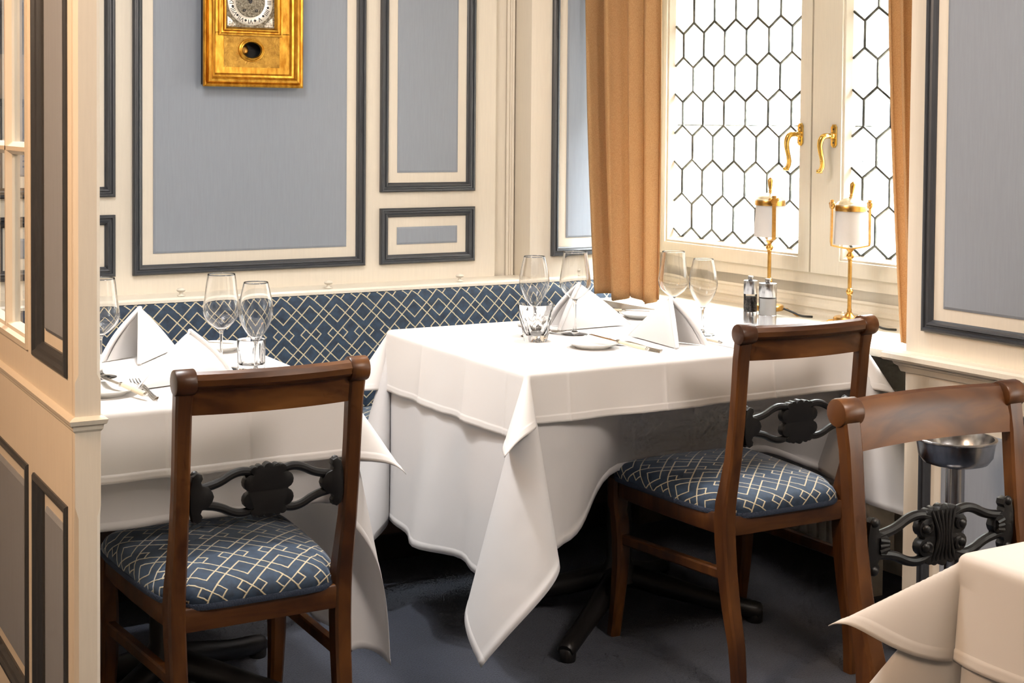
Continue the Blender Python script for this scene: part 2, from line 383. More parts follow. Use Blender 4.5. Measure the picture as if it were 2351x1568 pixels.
# ------------------------------------------------------------------ window wall
ZH = 1.93
g = MB(MB_)
g.box((-.1, 0, -.30), (.03, ZC, 0)); g.box((1.64, 0, -.30), (1.75, ZC, 0)); g.box((.03, 0, -.30), (1.64, .76, 0)); g.box((.03, ZH, -.30), (1.64, ZC, 0))
wall_right = struct(g.build('wall_right', 'cream', smooth=0), 'cream wall around the leaded window')
g = MB(MB_); g.box((1.64, 0, 0), (3.05, ZC, .50), .002)
g.box((3.05, 0, 0), (4.70, .74, .50)); g.box((3.05, 1.50, 0), (4.70, ZC, .50)); g.box((4.70, 0, 0), (6.6, ZC, .50))
g.box((.0, ZH+.05, .0), (1.64, ZC, .46))
pier = struct(g.build('wall_pier', 'cream', smooth=0), 'cream panelled pier right of the window')
MPR = MB_.copy(); MPR.translation = Bp(0, 0, .50)
panel(1.697, 2.56, .838, 2.1, MPR, pier, margin=.042); panel(1.697, 2.56, .071, .675, MPR, pier, margin=.044)
g = MB(MB_)
prof = [(0, 0), (0, .052), (.045, .052), (.052, .047), (.053, .036), (.048, .030), (.028, .027), (.025, .019), (.016, .014), (.012, .004), (.010, 0)]
fr = []
for (s_, o_, A) in ((1.640, .10, Vector((-1, 0, 0))), (1.640, .50, Vector((-.75, 0, 1)).normalized()*1.2), (3.05, .50, Vector((0, 0, 1)))):
    fr.append((Vector((s_, .728, o_)), A, Vector((0, 1, 0))))
g.sweep(prof, fr[1:]); struct(g.build('trim_3', 'cream_wood', smooth=30), 'cream chair rail moulding on the right pier with a worn end')
# sill board and its niche
g = MB(MB_); g.box((.04, .722, .0), (1.636, .745, .368), .005); struct(g.build('trim_4', 'cream_wood', smooth=30), 'deep cream window sill board carrying two brass lamps')
g = MB(MB_)
g.sweep([(0, 0), (.030, 0), (.030, .006), (.020, .012), (.020, .020), (.026, .026), (.024, .034), (.014, .040), (.012, .052), (.016, .058), (.008, .072), (0, .075)],
        [(Vector((s_, .745, 0)), Vector((0, 0, 1)), Vector((0, 1, 0))) for s_ in (.034, 1.636)])
struct(g.build('trim_5', 'cream_wood', smooth=30), 'stepped cream moulding along the back of the sill')
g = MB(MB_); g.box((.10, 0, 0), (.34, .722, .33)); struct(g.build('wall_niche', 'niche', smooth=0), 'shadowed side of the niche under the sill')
rad = thing('radiator', 'cream ribbed radiator in the niche under the sill', 'radiator', Bp(.92, 0, .17)); rad.rotation_euler = (0, 0, -PI/2-BA)
fm = MB(); fm.box((-.02, -.05, .12), (.02, .05, .60), .012); fmesh = fm.mesh('fin', 'cream', 40)
for i in range(17): link('fin', fmesh, rad, ((i-8)*.046, 0, 0))
g = MB(); g.tube([(-.39, 0, .17), (.39, 0, .17)], .018); g.tube([(-.39, 0, .55), (.39, 0, .55)], .018); g.box((-.36, -.03, 0), (-.33, .03, .13)); g.box((.33, -.03, 0), (.36, .03, .13)); g.build('pipe', 'cream', rad, 60)

# leaded casement window
win = thing('window_1', None, None, (0, 0, 0)); struct(win, 'cream casement window with leaded hexagonal panes')
g = MB(MB_)
g.frame(.03, 1.64, .80, ZH, [(0, .012), (.042, .012), (.042, -.06), (0, -.06)]); g.box((.03, .76, -.05), (1.64, .884, .012), .002)
g.build('frame', 'cream_wood', win, 25)
hexd = (.0549, .0415, .0785)
def clip(poly, u0, u1, v0, v1):
    for ax, lim, sg in ((0, u0, 1), (0, u1, -1), (1, v0, 1), (1, v1, -1)):
        out = []
        for i in range(len(poly)):
            a, b_ = poly[i-1], poly[i]; da, db = (a[ax]-lim)*sg, (b_[ax]-lim)*sg
            if (da < 0) != (db < 0):
                t = da/(da-db); out.append((a[0]+(b_[0]-a[0])*t, a[1]+(b_[1]-a[1])*t))
            if db >= 0: out.append(b_)
        poly = out
        if len(poly) < 3: return []
    return poly
def clipseg(a, b_, u0, u1, v0, v1):
    t0, t1 = 0., 1.
    for ax, lo, hi in ((0, u0, u1), (1, v0, v1)):
        d = b_[ax]-a[ax]
        if abs(d) < 1e-9:
            if a[ax] < lo or a[ax] > hi: return None
        else:
            p, q = (lo-a[ax])/d, (hi-a[ax])/d
            if p > q: p, q = q, p
            t0 = max(t0, p); t1 = min(t1, q)
    if t1-t0 < .02: return None
    return (a[0]+(b_[0]-a[0])*t0, a[1]+(b_[1]-a[1])*t0), (a[0]+(b_[0]-a[0])*t1, a[1]+(b_[1]-a[1])*t1)
def sash(o0, o1, g0, g1, e0):
    z0, z1, gz0, gz1 = .880, 1.88, .947, 1.795
    g = MB(MB_); pr = []
    # stiles and rails with a stepped rebate round the glass
    g.box((o0, z0, -.02), (g0-.020, z1, .030), .003); g.box((g1+.020, z0, -.02), (o1, z1, .030), .003)
    g.box((g0-.021, z0, -.02), (g1+.021, gz0-.020, .030), .003); g.box((g0-.021, gz1+.020, -.02), (g1+.021, z1, .030), .003)
    g.frame(g0-.021, g1+.021, gz0-.021, gz1+.021, [(0, .0295), (.002, .022), (.008, .022), (.012, .016), (.018, .008), (.021, .004), (.021, -.02), (0, -.02)])
    s = g.build('sash', 'cream_wood', win, 28)
    seen = set(); lead = MB(MB_); ncol = 9
    for rI in range(9):
        zc = 1.6265+.1205*2-.1205*rI; so = e0+.0549 if rI % 2 == 0 else e0
        for k in range(-2, ncol):
            c = so+.1098*k; w, h1, h2 = hexd
            P6 = [(c, zc+h2), (c-w, zc+h1), (c-w, zc-h1), (c, zc-h2), (c+w, zc-h1), (c+w, zc+h1)]
            q = clip([(c+(p[0]-c)*.985, zc+(p[1]-zc)*.985) for p in P6], g0, g1, gz0, gz1)
            if len(q) < 3: continue
            if max(p[0] for p in q)-min(p[0] for p in q) > .006 and max(p[1] for p in q)-min(p[1] for p in q) > .006:
                b_ = MB(MB_); b_.add([(p[0], p[1], .002) for p in q], [tuple(range(len(q)))]); b_.build('pane', 'pane_glass', s, 0, fix=False)
            for a, b2 in zip(P6, P6[1:]+P6[:1]):
                key = tuple(sorted(((round(a[0], 3), round(a[1], 3)), (round(b2[0], 3), round(b2[1], 3)))))
                if key in seen: continue
                seen.add(key); r_ = clipseg(a, b2, g0, g1, gz0, gz1)
                if r_: lead.tube([(r_[0][0], r_[0][1], .002), (r_[1][0], r_[1][1], .002)], .0046, 6)
    lc = lead.build('lead_came', 'lead', s, 60)
    b_ = MB(MB_); b_.tube([(g0, 1.345, -.012), (g1, 1.345, -.012)], .0026, 6); b_.build('saddle_bar', 'lead', s, 60)
    return s
s1 = sash(.072, .816, .107, .746, .150); s2 = sash(.822, 1.600, .967, 1.555, 1.0125)
def handle(s_, z_, par):
    T = MB_ @ Matrix.Translation((s_, z_, .030))
    g = MB(T); pl = [(-.006, .036), (.006, .036), (.008, .031), (.0115, .029), (.0115, -.029), (.008, -.031), (.006, -.036), (-.006, -.036), (-.008, -.031), (-.0115, -.029), (-.0115, .029), (-.008, .031)]
    g.prism(pl, 0, .006, bev=.0015); g.sphere((0, 0, .012), .011, 12); g.tube([(0, 0, .004), (0, 0, .034)], .0065, 10)
    h = g.build('handle', 'brass_bright', par, 40)
    # lever bends towards the hinge side and hangs down
    pts = smoothpts([(0, 0, .026), (-.001, .001, .038), (-.005, -.004, .049), (-.011, -.022, .053), (-.012, -.048, .049), (-.007, -.072, .045), (-.003, -.092, .046), (-.006, -.106, .050), (-.012, -.111, .054)], 2)
    n = len(pts); rad_ = [.0072+.0022*math.sin(PI*min(1, i/(n*.55))) for i in range(n)]
    g = MB(T); g.tube(pts, rad_, 10)
    for k in (-1, 0, 1):
        g.tube([p+Vector((k*.0042, .002, .0062-abs(k)*.0018)) for p in pts[6:-3]], .0020, 6)
    g.tube([(-.004, -.110, .046), (-.018, -.110, .058)], .0058, 8)
    g.build('lever', 'brass_bright', par, 60)
    g = MB(T)
    for z in (.021, -.021): g.lathe([(.0028, 0), (.0028, .0066), (0, .0066)], 10, Matrix.Translation((0, z, 0)))
    g.build('screw', 'black', par, 40)
handle(.773, 1.318, s1); handle(.920, 1.314, s2)
hm = MB(); hm.tube([(0, 0, -.016), (0, 0, .016)], .005, 10); hm.sphere((0, 0, .018), .0055, 8); hm.sphere((0, 0, -.018), .0055, 8); hme = hm.mesh('hinge', 'brass_pale', 60)
for z in (1.03, 1.70): link('hinge', hme, s1, Bp(.070, z, .022))
g = MB(); g.box((3.62, -40, -1.25), (22, 55, -1.2)); struct(g.build('ground', 'facade', smooth=0), 'pale street outside the window')
# second window further along the wall, outside the picture
win2 = thing('window_2', None, None); struct(win2, 'plain casement window nearer the viewer, outside the picture')
g = MB(MB_); g.frame(3.05, 4.70, .74, 1.50, [(0, .02), (.07, .02), (.07, -.04), (0, -.04)]); g.box((3.84, .81, -.03), (3.92, 1.43, .02)); g.build('frame', 'cream_wood', win2, 25)
g = MB(MB_); g.add([(3.12, .81, 0), (4.63, .81, 0), (4.63, 1.43, 0), (3.12, 1.43, 0)], [(0, 1, 2, 3)]); g.build('pane', 'pane_glass', win2, 0)
# pale house across the street
hs = thing('house', 'pale house front with shutters faint beyond the leaded window', 'building', (12.3, 15.0, 0), 0)
g = MB(); g.box((0, -46, -1.2), (4.5, 36, 8.4)); g.build('house_wall', 'facade', hs, 0)
g = MB(); g.add([(-.3, -46.3, 8.4), (4.8, -46.3, 8.4), (4.8, 36.3, 8.4), (-.3, 36.3, 8.4), (2.2, -46.3, 9.2), (2.2, 36.3, 9.2)], [(0, 3, 5, 4), (1, 4, 5, 2), (0, 4, 1), (3, 2, 5), (0, 1, 2, 3)]); g.build('roof', 'shutter', hs, 0)
for yy in (-6.8, -4.2, -1.6, 1.0, 3.6, 6.2):
    for zz in (.3, 3.4):
        g = MB(); g.box((-.02, yy-.45, zz), (.1, yy+.45, zz+1.5)); g.build('house_window', 'shutter', hs, 0)
        for d in (-.72, .72):
            g = MB()
            for k in range(12): g.box((-.06, yy+d-.24, zz+.02+k*.125), (-.02, yy+d+.24, zz+.10+k*.125))
            g.build('window_shutter', 'shutter', hs, 0)

# ------------------------------------------------------------------ partition screen at left (u = -y, facing -x)
XP = .526
MPT = Matrix((Vector((0, -1, 0)), up, Vector((-1, 0, 0)))).transposed().to_4x4(); MPT.translation = Vector((XP, 0, 0))
PF = -3.90   # u of far end
g = MB(MPT)   # u from PF to -2.30, w from -.041 (far side) to 0
def slab(u0, u1, v0, v1, w0=-.041, w1=0, bev=.0): g.box((u0, v0, w0), (u1, v1, w1), bev)
slab(-2.352, -2.32, 0, ZC); slab(-2.663, -2.613, 0, ZC); slab(-3.42, -3.36, 0, ZC); slab(PF, -3.86, 0, ZC)
for (a, b_) in ((-2.613, -2.352), (-3.86, -3.42)):
    slab(a, b_, 0, .12); slab(a, b_, .718, .926); slab(a, b_, 2.15, ZC)
slab(-3.36, -2.663, 0, .27); slab(-3.36, -2.663, .721, .929); slab(-3.36, -2.663, 2.15, ZC)
part = struct(g.build('wall_partition', 'cream', smooth=0), 'cream panelled partition screen with glazed top at far left')
PROF = [(0, 0), (0, .003), (.004, .006), (.010, .006), (.014, .001), (.020, -.001), (.024, -.006), (.028, -.008), (.028, -.02), (0, -.02)]
def ppanel(u0, u1, v0, v1):
    k = MB(MPT); k.frame(u0, u1, v0, v1, PROF); k.build('panel_moulding', 'slate', part, 25)
    k = MB(MPT); k.box((u0+.02, v0+.02, -.03), (u1-.02, v1-.02, -.012)); k.build('panel_ground', 'cream', part, 0)
    k = MB(MPT); a, w = .050, -.006
    k.frame(u0+a, u1-a, v0+a, v1-a, [(0, -.012), (0, -.010), (.007, w), (.0072, w)], close=False)
    k.add([(u0+a+.007, v0+a+.007, w), (u1-a-.007, v0+a+.007, w), (u1-a-.007, v1-a-.007, w), (u0+a+.007, v1-a-.007, w)], [(0, 1, 2, 3)])
    k.build('panel_field', 'blue', part, 0)
ppanel(-2.613, -2.352, .926, 2.15); ppanel(-2.613, -2.352, .12, .718); ppanel(-3.36, -2.663, .27, .721)
ppanel(-3.86, -3.42, .926, 2.15); ppanel(-3.86, -3.42, .12, .718)
# glazed light with glazing bars
gf = MB(MPT); gf.frame(-3.36, -2.663, .929, 2.15, [(0, 0), (0, .004), (.010, .004), (.014, -.004), (.020, -.006), (.022, -.018), (.022, -.030), (0, -.030)]); gf.build('glazing_frame', 'cream_wood', part, 25)
g = MB(MPT)
bar = [(-.012, -.03), (-.012, -.015), (-.004, -.004), (.004, -.004), (.012, -.015), (.012, -.03)]
for u in (-2.90, -3.13): g.sweep(bar, [(Vector((u, v, 0)), Vector((1, 0, 0)), Vector((0, 0, 1))) for v in (.935, 2.145)])
for v in (1.288, 1.62): g.sweep(bar, [(Vector((u, v, 0)), Vector((0, 1, 0)), Vector((0, 0, 1))) for u in (-3.355, -2.668)])
g.build('glazing_bar', 'cream_wood', part, 25)
us = [-3.34, -3.13, -2.90, -2.683]; vs_ = [.95, 1.288, 1.62, 2.13]
for i in range(3):
    for j in range(3):
        k = MB(MPT); k.add([(us[i], vs_[j], -.020), (us[i+1], vs_[j], -.020), (us[i+1], vs_[j+1], -.020), (us[i], vs_[j+1], -.020)], [(0, 1, 2, 3)]); k.build('pane', 'pane_glass', part, 0)
# end post with chamfered corners and stops
def postsec(c):
    x0, x1, y0, y1 = XP, .567, 2.305, 2.321
    return [(x0+c, y0), (x1-c, y0), (x1, y0+c), (x1, y1), (x0, y1), (x0, y0+c)]
lev = [(0, .0005), (.15, .0005), (.165, .006), (.708, .006), (.727, .0005), (.926, .0005), (.938, .006), (ZC, .006)]
vs = []; fs = []
for z, c in lev: vs += [(p[0], p[1], z) for p in postsec(c)]
for i in range(len(lev)-1):
    for j in range(6): fs.append((i*6+j, i*6+(j+1) % 6, (i+1)*6+(j+1) % 6, (i+1)*6+j))
g = MB(); g.add(vs, fs); g.build('post', 'cream', part, 20)
# cap rail along the screen, wrapped round the post
prof = [(0, 0), (.003, .004), (.004, .011), (.008, .013), (.010, .020), (.006, .0235), (-.0, .0255)]
pts = [(XP, 3.9, (-1, 0)), (XP, 2.305, (-1, -1)), (.567, 2.305, (1, -1)), (.567, 2.36, (1, 0))]
vs = []; fs = []
for (x, y, d) in pts: vs += [(x+d[0]*a, y+d[1]*a, .846+h) for a, h in prof]
k = len(prof)
for i in range(3):
    for j in range(k-1): fs.append((i*k+j, (i+1)*k+j, (i+1)*k+j+1, i*k+j+1))
g = MB(); g.add(vs, fs); g.build('cap_rail', 'cream_wood', part, 25)

# ------------------------------------------------------------------ banquette
def uvsheet(prof, x0, x1, nx):
    """profile (y,z) extruded along x with uv=(x, arc) measured so that v=z on the back"""
    g = MB(); g.uv = []; n = len(prof); arc = [0]
    for a, b_ in zip(prof, prof[1:]): arc.append(arc[-1]+math.dist(a, b_))
    for i in range(nx+1):
        x = x0+(x1-x0)*i/nx
        for j, p in enumerate(prof): g.v.append((x, p[0], p[1])); g.uv.append((x, arc[j]))
    for i in range(nx):
        for j in range(n-1): g.f.append((i*n+j, (i+1)*n+j, (i+1)*n+j+1, i*n+j+1))
    return g, arc
bq = thing('banquette', 'long navy banquette with cream lattice velvet along the back wall', 'bench', (1.685, 3.98, 0))
def inb(o): o.location = (-1.685, -3.98, 0); return o
pr = [(4.118, .455), (4.112, .50), (4.120, .58), (4.132, .68), (4.142, .76), (4.150, .79), (4.158, .803), (4.168, .808), (4.20, .808), (4.26, .45), (4.118, .44)]
g, arc = uvsheet(pr, .575, 2.795, 60)
g.uv = [(u, v-arc[4]+.76) for u, v in g.uv]; inb(g.build('backrest', 'velvet_bench', bq, 50))
pr = [(4.125, .452), (4.05, .462), (3.90, .466), (3.78, .463), (3.735, .452), (3.715, .43), (3.712, .40), (3.76, .385), (4.12, .385)]
g, arc = uvsheet(pr, .575, 2.795, 60); inb(g.build('seat', 'velvet_bench', bq, 50))
g = MB(); g.box((.575, 3.735, .16), (2.795, 3.755, .388)); g.box((.575, 3.755, .16), (2.795, 4.2, .18)); inb(g.build('apron', 'darkwood', bq, 0))
g = MB(); g.box((.60, 3.98, 0), (2.77, 4.2, .162)); inb(g.build('plinth', 'black', bq, 0))

# ------------------------------------------------------------------ wall clock
YC = 4.168
ck = thing('wall_clock', 'gilt wall clock with square silver dial on the large blue panel', 'clock', (1.487*1.0115, YA+.0485, 1.4513)); ck.scale = (1.0115, 1, 1.0115)
def ic(o): o.location = (-1.487, -YA, -1.45); return o
MC = MA_.copy(); MC.translation = Vector((0, YC, 0))
cx0, cx1, cz0, cz1 = 1.329, 1.645, 1.448, 1.99
g = MB(MC); P_ = [(0, -.010), (0, -.004), (.004, .0), (.008, -.002), (.011, -.006), (.015, .003), (.022, .006), (.027, .001), (.030, -.006), (.036, -.008), (.040, -.015), (.044, -.018), (.044, -.030), (.006, -.030), (.006, -.010)]
g.frame(cx0, cx1, cz0, cz1, P_); ic(g.build('case_moulding', 'gilt', ck, 30))
g = MB(MC); g.frame(cx0+.007, cx1-.007, cz0+.007, cz1-.007, [(0, -.052), (0, -.012), (.03, -.012), (.03, -.048), (.155, -.048), (.155, -.052)]); ic(g.build('case', 'black', ck, 0))
# field board with an oval hole, engraved plate
hx, hz, ra, rb = 1.482, 1.560, .0320, .0260
g = MB(MC); N = 40; u0_, u1_, v0_, v1_ = cx0+.040, cx1-.040, cz0+.040, cz1-.040
def ringfill(g, u0, u1, v0, v1, w):
    an = sorted([2*PI*i/N-PI for i in range(N)]+[math.atan2(b_-hz, a-hx) for a in (u0, u1) for b_ in (v0, v1)]); n = len(an); ov = []; ou = []
    for t_ in an:
        c, s_ = math.cos(t_), math.sin(t_); ov.append((hx+ra*c, hz+rb*s_))
        t = min((u1-hx)/c if c > 1e-6 else ((u0-hx)/c if c < -1e-6 else 9), (v1-hz)/s_ if s_ > 1e-6 else ((v0-hz)/s_ if s_ < -1e-6 else 9)); ou.append((hx+c*t, hz+s_*t))
    g.add([(p[0], p[1], w) for p in ov+ou], [(i, (i+1) % n, (i+1) % n+n, i+n) for i in range(n)])
ringfill(g, u0_, u1_, v0_, 1.612, -.016); g.add([(u0_, 1.61, -.016), (u1_, 1.61, -.016), (u1_, v1_, -.016), (u0_, v1_, -.016)], [(0, 1, 2, 3)])
ic(g.build('field', 'gilt', ck, 0))
g = MB(MC); ringfill(g, 1.396, 1.572, 1.508, 1.604, -.0148); ic(g.build('engraved_plate', 'gilt_engraved', ck, 0))
g = MB(MC); sec = [(-.003, 0), (-.003, .005), (0, .009), (.003, .008), (.006, .004), (.0085, .0035), (.010, 0)]
g.sweep(sec, [(Vector((hx+ra*math.cos(a), hz+rb*math.sin(a), -.0148)), Vector((math.cos(a), math.sin(a), 0)), Vector((0, 0, 1))) for a in [2*PI*i/N for i in range(N)]], closed=True)
ic(g.build('hole_ring', 'gilt', ck, 50))
g = MB(MC); g.lathe([(0, -.038), (.016, -.038), (.018, -.036), (.016, -.034), (0, -.033)], 20, Matrix.Translation((hx-.020, hz, 0))); ic(g.build('pendulum_bob', 'brass', ck, 50))
# dial opening and its moulding
dx0, dx1, dz0, dz1 = 1.405, 1.553, 1.629, 1.781
g = MB(MC); P_ = [(-.026, -.016), (-.026, -.008), (-.021, -.006), (-.018, -.011), (-.014, -.011), (-.011, -.003), (-.007, -.001), (-.004, -.008), (-.001, -.012), (0, -.03), (-.026, -.03)]
g.frame(dx0, dx1, dz0, dz1, P_); ic(g.build('dial_moulding', 'gilt', ck, 30))
g = MB(MC); g.box((dx0-.004, dz0-.004, -.034), (dx1+.004, dz1+.004, -.0125)); ic(g.build('dial_plate', 'silver_engraved', ck, 0))
dcx, dcz = 1.477, 1.705
T = MC @ Matrix.Translation((dcx, dcz, -.0125))
g = MB(T); g.lathe([(.046, 0), (.046, .0012), (.047, .0016), (.070, .0016), (.071, .0012), (.071, 0)], 48, cap=False); ic(g.build('chapter_ring', 'silver', ck, 40))
def text_mesh(txt, size, Mx, extr=.0004):
    cu_ = bpy.data.curves.new('numeral', 'FONT'); cu_.body = txt; cu_.size = size; cu_.align_x = 'CENTER'; cu_.align_y = 'CENTER'; cu_.extrude = extr; cu_.resolution_u = 3
    o = bpy.data.objects.new('numeral', cu_); C.objects.link(o); dg = bpy.context.evaluated_depsgraph_get()
    me = bpy.data.meshes.new_from_object(o.evaluated_get(dg)); bpy.data.objects.remove(o); bpy.data.curves.remove(cu_); me.transform(Mx); return me
for i, t_ in enumerate(['XII', 'I', 'II', 'III', 'IIII', 'V', 'VI', 'VII', 'VIII', 'IX', 'X', 'XI']):
    a = PI/2-i*PI/6
    me = text_mesh(t_, .019, T @ Matrix.Translation((.0585*math.cos(a), .0585*math.sin(a), .0022)) @ Matrix.Rotation(a-PI/2, 4, 'Z')); me.materials.clear(); me.materials.append(M['ink']); ic(link('numeral', me, ck))
hm_ = MB()
for q in range(4):
    d = q*PI/2; hm_.lathe([(.0021, 0), (.0021, .0024), (0, .0024)], 8, Matrix.Translation((.0020*math.cos(d), .0020*math.sin(d), 0)))
hmm = hm_.mesh('half_hour_mark', 'ink', 40)
for i in range(12):
    a = PI/12+i*PI/6; o = link('half_hour_mark', hmm, ck); o.matrix_local = Matrix.Translation((-1.487, -YA, -1.45)) @ T @ Matrix.Translation((.0575*math.cos(a), .0575*math.sin(a), 0)) @ Matrix.Rotation(a, 4, 'Z')
g = MB(T); g.lathe([(0, .0005), (.0445, .0005), (.0445, .0012), (.030, .0016), (0, .0016)], 32); ic(g.build('dial_centre', 'silver_engraved', ck, 40))
rnd = random.Random(4)
for sx in (-1, 1):
    for sz in (-1, 1):
        g = MB(T); g.prism([(sx*.071, sz*.073), (sx*.071, sz*.045), (sx*.058, sz*.055), (sx*.045, sz*.073)], 0, .0008)
        for k in range(12):
            a = rnd.uniform(0, 1); b_ = rnd.uniform(0, 1-a); g.sphere((sx*(.068-.022*a), sz*(.070-.022*b_), .001), rnd.uniform(.002, .0042), 6, (1, 1, .6))
        ic(g.build('spandrel', 'silver', ck, 60))
for sx in (-.0195, .0195):
    g = MB(T); g.lathe([(.0042, .001), (.0042, .0032), (.0026, .0034), (.0026, .0012)], 12, Matrix.Translation((sx, -.0255, 0))); ic(g.build('winding_hole', 'ink', ck, 40))
g = MB(T); g.tube([(0, 0, .005), (.012, .030, .005), (.020, .052, .005)], [.002, .0016, .0006], 6); g.tube([(0, 0, .004), (-.020, .020, .004)], [.0022, .001], 6); g.lathe([(.004, .002), (.004, .006), (0, .006)], 12); ic(g.build('hand', 'ink', ck, 40))

# ------------------------------------------------------------------ chairs
POST = [(0, -.052, .030, .030), (.06, -.049, .031, .031), (.12, -.043, .033, .033), (.20, -.024, .038, .035), (.28, -.010, .042, .036), (.35, -.002, .046, .037), (.41, 0, .047, .037), (.45, -.004, .044, .037), (.50, -.017, .036, .036), (.56, -.031, .031, .034), (.64, -.043, .028, .033), (.72, -.051, .027, .033), (.80, -.058, .027, .034), (.845, -.066, .028, .036)]
def post_x(z): return .172+.010*min(1, z/.42)+.003*max(0, (z-.42)/.45)
def rsec(w, t, c=.22):
    a, b_ = w/2, t/2; cx_, cy_ = a*c*1.2, b_*c*1.2
    return [(-a+cx_, -b_), (a-cx_, -b_), (a, -b_+cy_), (a, b_-cy_), (a-cx_, b_), (-a+cx_, b_), (-a, b_-cy_), (-a, -b_+cy_)]
def chair_meshes():
    R = {}
    for sd, nm in ((-1, 'L'), (1, 'R')):
        g = MB(); path = []; zs = [p[0] for p in POST]; zz = sorted(set(zs+[(a+b_)/2 for a, b_ in zip(zs, zs[1:])]))
        for z in zz:
            y, t, w = lerp_tab(POST, z); y2 = lerp_tab(POST, min(.845, z+.02))[0]; y1 = lerp_tab(POST, max(0, z-.02))[0]
            ang = math.atan2(y2-y1, min(.845, z+.02)-max(0, z-.02))
            path.append((Vector((sd*post_x(z), y, z)), Vector((1, 0, 0))*w, Vector((0, math.cos(ang), -math.sin(ang)))*t))
        g.sweep(rsec(1, 1), path)
        R['rear'+nm] = g.mesh('rear_leg', 'mahogany', 32)
        # scrolled ear
        g = MB(); xx = sd*post_x(.862); pr = [(-.071+.0245*math.cos(a), .861+.0245*math.sin(a)) for a in [2*PI*i/20 for i in range(20)]]
        Mx = Matrix(((0, 0, 1, 0), (1, 0, 0, 0), (0, 1, 0, 0), (0, 0, 0, 1)))
        g.prism(pr, xx-.0215, xx+.0215, Mx, bev=.0035)
        R['ear'+nm] = g.mesh('scroll_ear', 'mahogany', 35)
        # front leg with a carved shoulder
        FL = [(0, .438, .030, .030), (.05, .430, .031, .031), (.12, .420, .034, .034), (.20, .412, .040, .038), (.26, .414, .043, .040), (.31, .421, .042, .041), (.335, .428, .036, .041), (.345, .432, .046, .043), (.375, .436, .047, .044), (.418, .434, .042, .043)]
        g = MB(); path = []
        for z, y, t, w in FL: path.append((Vector((sd*(.200+.006*(1-z/.42)), y, z)), Vector((1, 0, 0))*w, Vector((0, 1, 0))*t))
        g.sweep(rsec(1, 1, .3), path); R['front'+nm] = g.mesh('front_leg', 'mahogany', 32)
        g = MB(); g.lathe([(.013, -.004), (.013, .002), (0, .002)], 12, Matrix.Translation((sd*.206, .438, .002))); R['glide'+nm] = g.mesh('glide', 'steel', 30)
        g = MB(); a, b_ = Vector((sd*.180, -.012, .280)), Vector((sd*.202, .412, .262)); d = (b_-a).normalized(); g.sweep(rsec(.022, .026, .25), [(a, d.cross(up).normalized(), up), (b_, d.cross(up).normalized(), up)]); R['str'+nm] = g.mesh('stretcher', 'mahogany', 30)
        g = MB(); pts = [(sd*.184, .005), (sd*.196, .10), (sd*.206, .22), (sd*.212, .34), (sd*.210, .425)]
        path = []
        for i, p in enumerate(pts):
            q = Vector(pts[min(i+1, 4)])-Vector(pts[max(i-1, 0)]); q.normalize(); path.append((Vector((p[0]-sd*.012, p[1], .396)), Vector((q.y, -q.x, 0)), up))
        g.sweep(rsec(.026, .050, .15), path); R['rail'+nm] = g.mesh('side_rail', 'mahogany', 30)
    g = MB(); g.sweep(rsec(.026, .046, .12), [(Vector((x, -.006, .396)), Vector((0, 1, 0)), up) for x in (-.175, .175)]); R['rrail'] = g.mesh('rear_rail', 'mahogany_cross', 30)
    g = MB(); g.sweep(rsec(.026, .050, .12), [(Vector((x, .437+.012*(1-(x/.2)**2), .396)), Vector((0, 1, 0)), up) for x in (-.19, -.1, 0, .1, .19)]); R['frail'] = g.mesh('front_rail', 'mahogany_cross', 30)
    # crest rail
    prof = [(-.047, .797), (-.050, .825), (-.055, .850), (-.060, .866), (-.067, .877), (-.077, .8805), (-.087, .876), (-.0925, .866), (-.091, .855), (-.084, .848), (-.076, .846), (-.0735, .842), (-.072, .830), (-.066, .797)]
    g = MB(); path = []
    for i in range(17):
        x = -.172+.344*i/16; bow = -.020*(1-(x/.172)**2); path.append((Vector((x, bow, 0)), Vector((0, 1, 0)), up))
    g.sweep(prof, path); R['crest'] = g.mesh('crest_rail', 'mahogany_cross', 32)
    # ebonised pierced splat: pixel sketch in units of .00032 m
    k = .00032; zc = .636
    def yy(z): return lerp_tab(POST, z)[0]+.001
    g = MB(); TY = Matrix(((1, 0, 0, 0), (0, 0, 1, yy(zc)), (0, 1, 0, zc), (0, 0, 0, 1)))
    leaf = []
    def lobe(cx_, cy_, r_, a0, a1, n=7):
        for i in range(n+1):
            a = math.radians(a0+(a1-a0)*i/n); leaf.append(((cx_+r_*math.cos(a))*k, (cy_+r_*math.sin(a))*k))
    lobe(118, 52, 50, -75, 110); lobe(92, 120, 30, -10, 110); lobe(58, 132, 26, 20, 160, 5); lobe(0, 132, 34, 20, 160); lobe(-58, 132, 26, 20, 160, 5); lobe(-92, 120, 30, 70, 190)
    lobe(-118, 52, 50, 70, 255); lobe(-118, -52, 50, 105, 290); lobe(-92, -120, 30, 170, 290); lobe(-58, -132, 26, 200, 340, 5); lobe(0, -132, 34, 200, 340); lobe(58, -132, 26, 200, 340, 5); lobe(92, -120, 30, 250, 370); lobe(118, -52, 50, -110, 75)
    g.prism(leaf, -.010, .008, TY, bev=.0015)
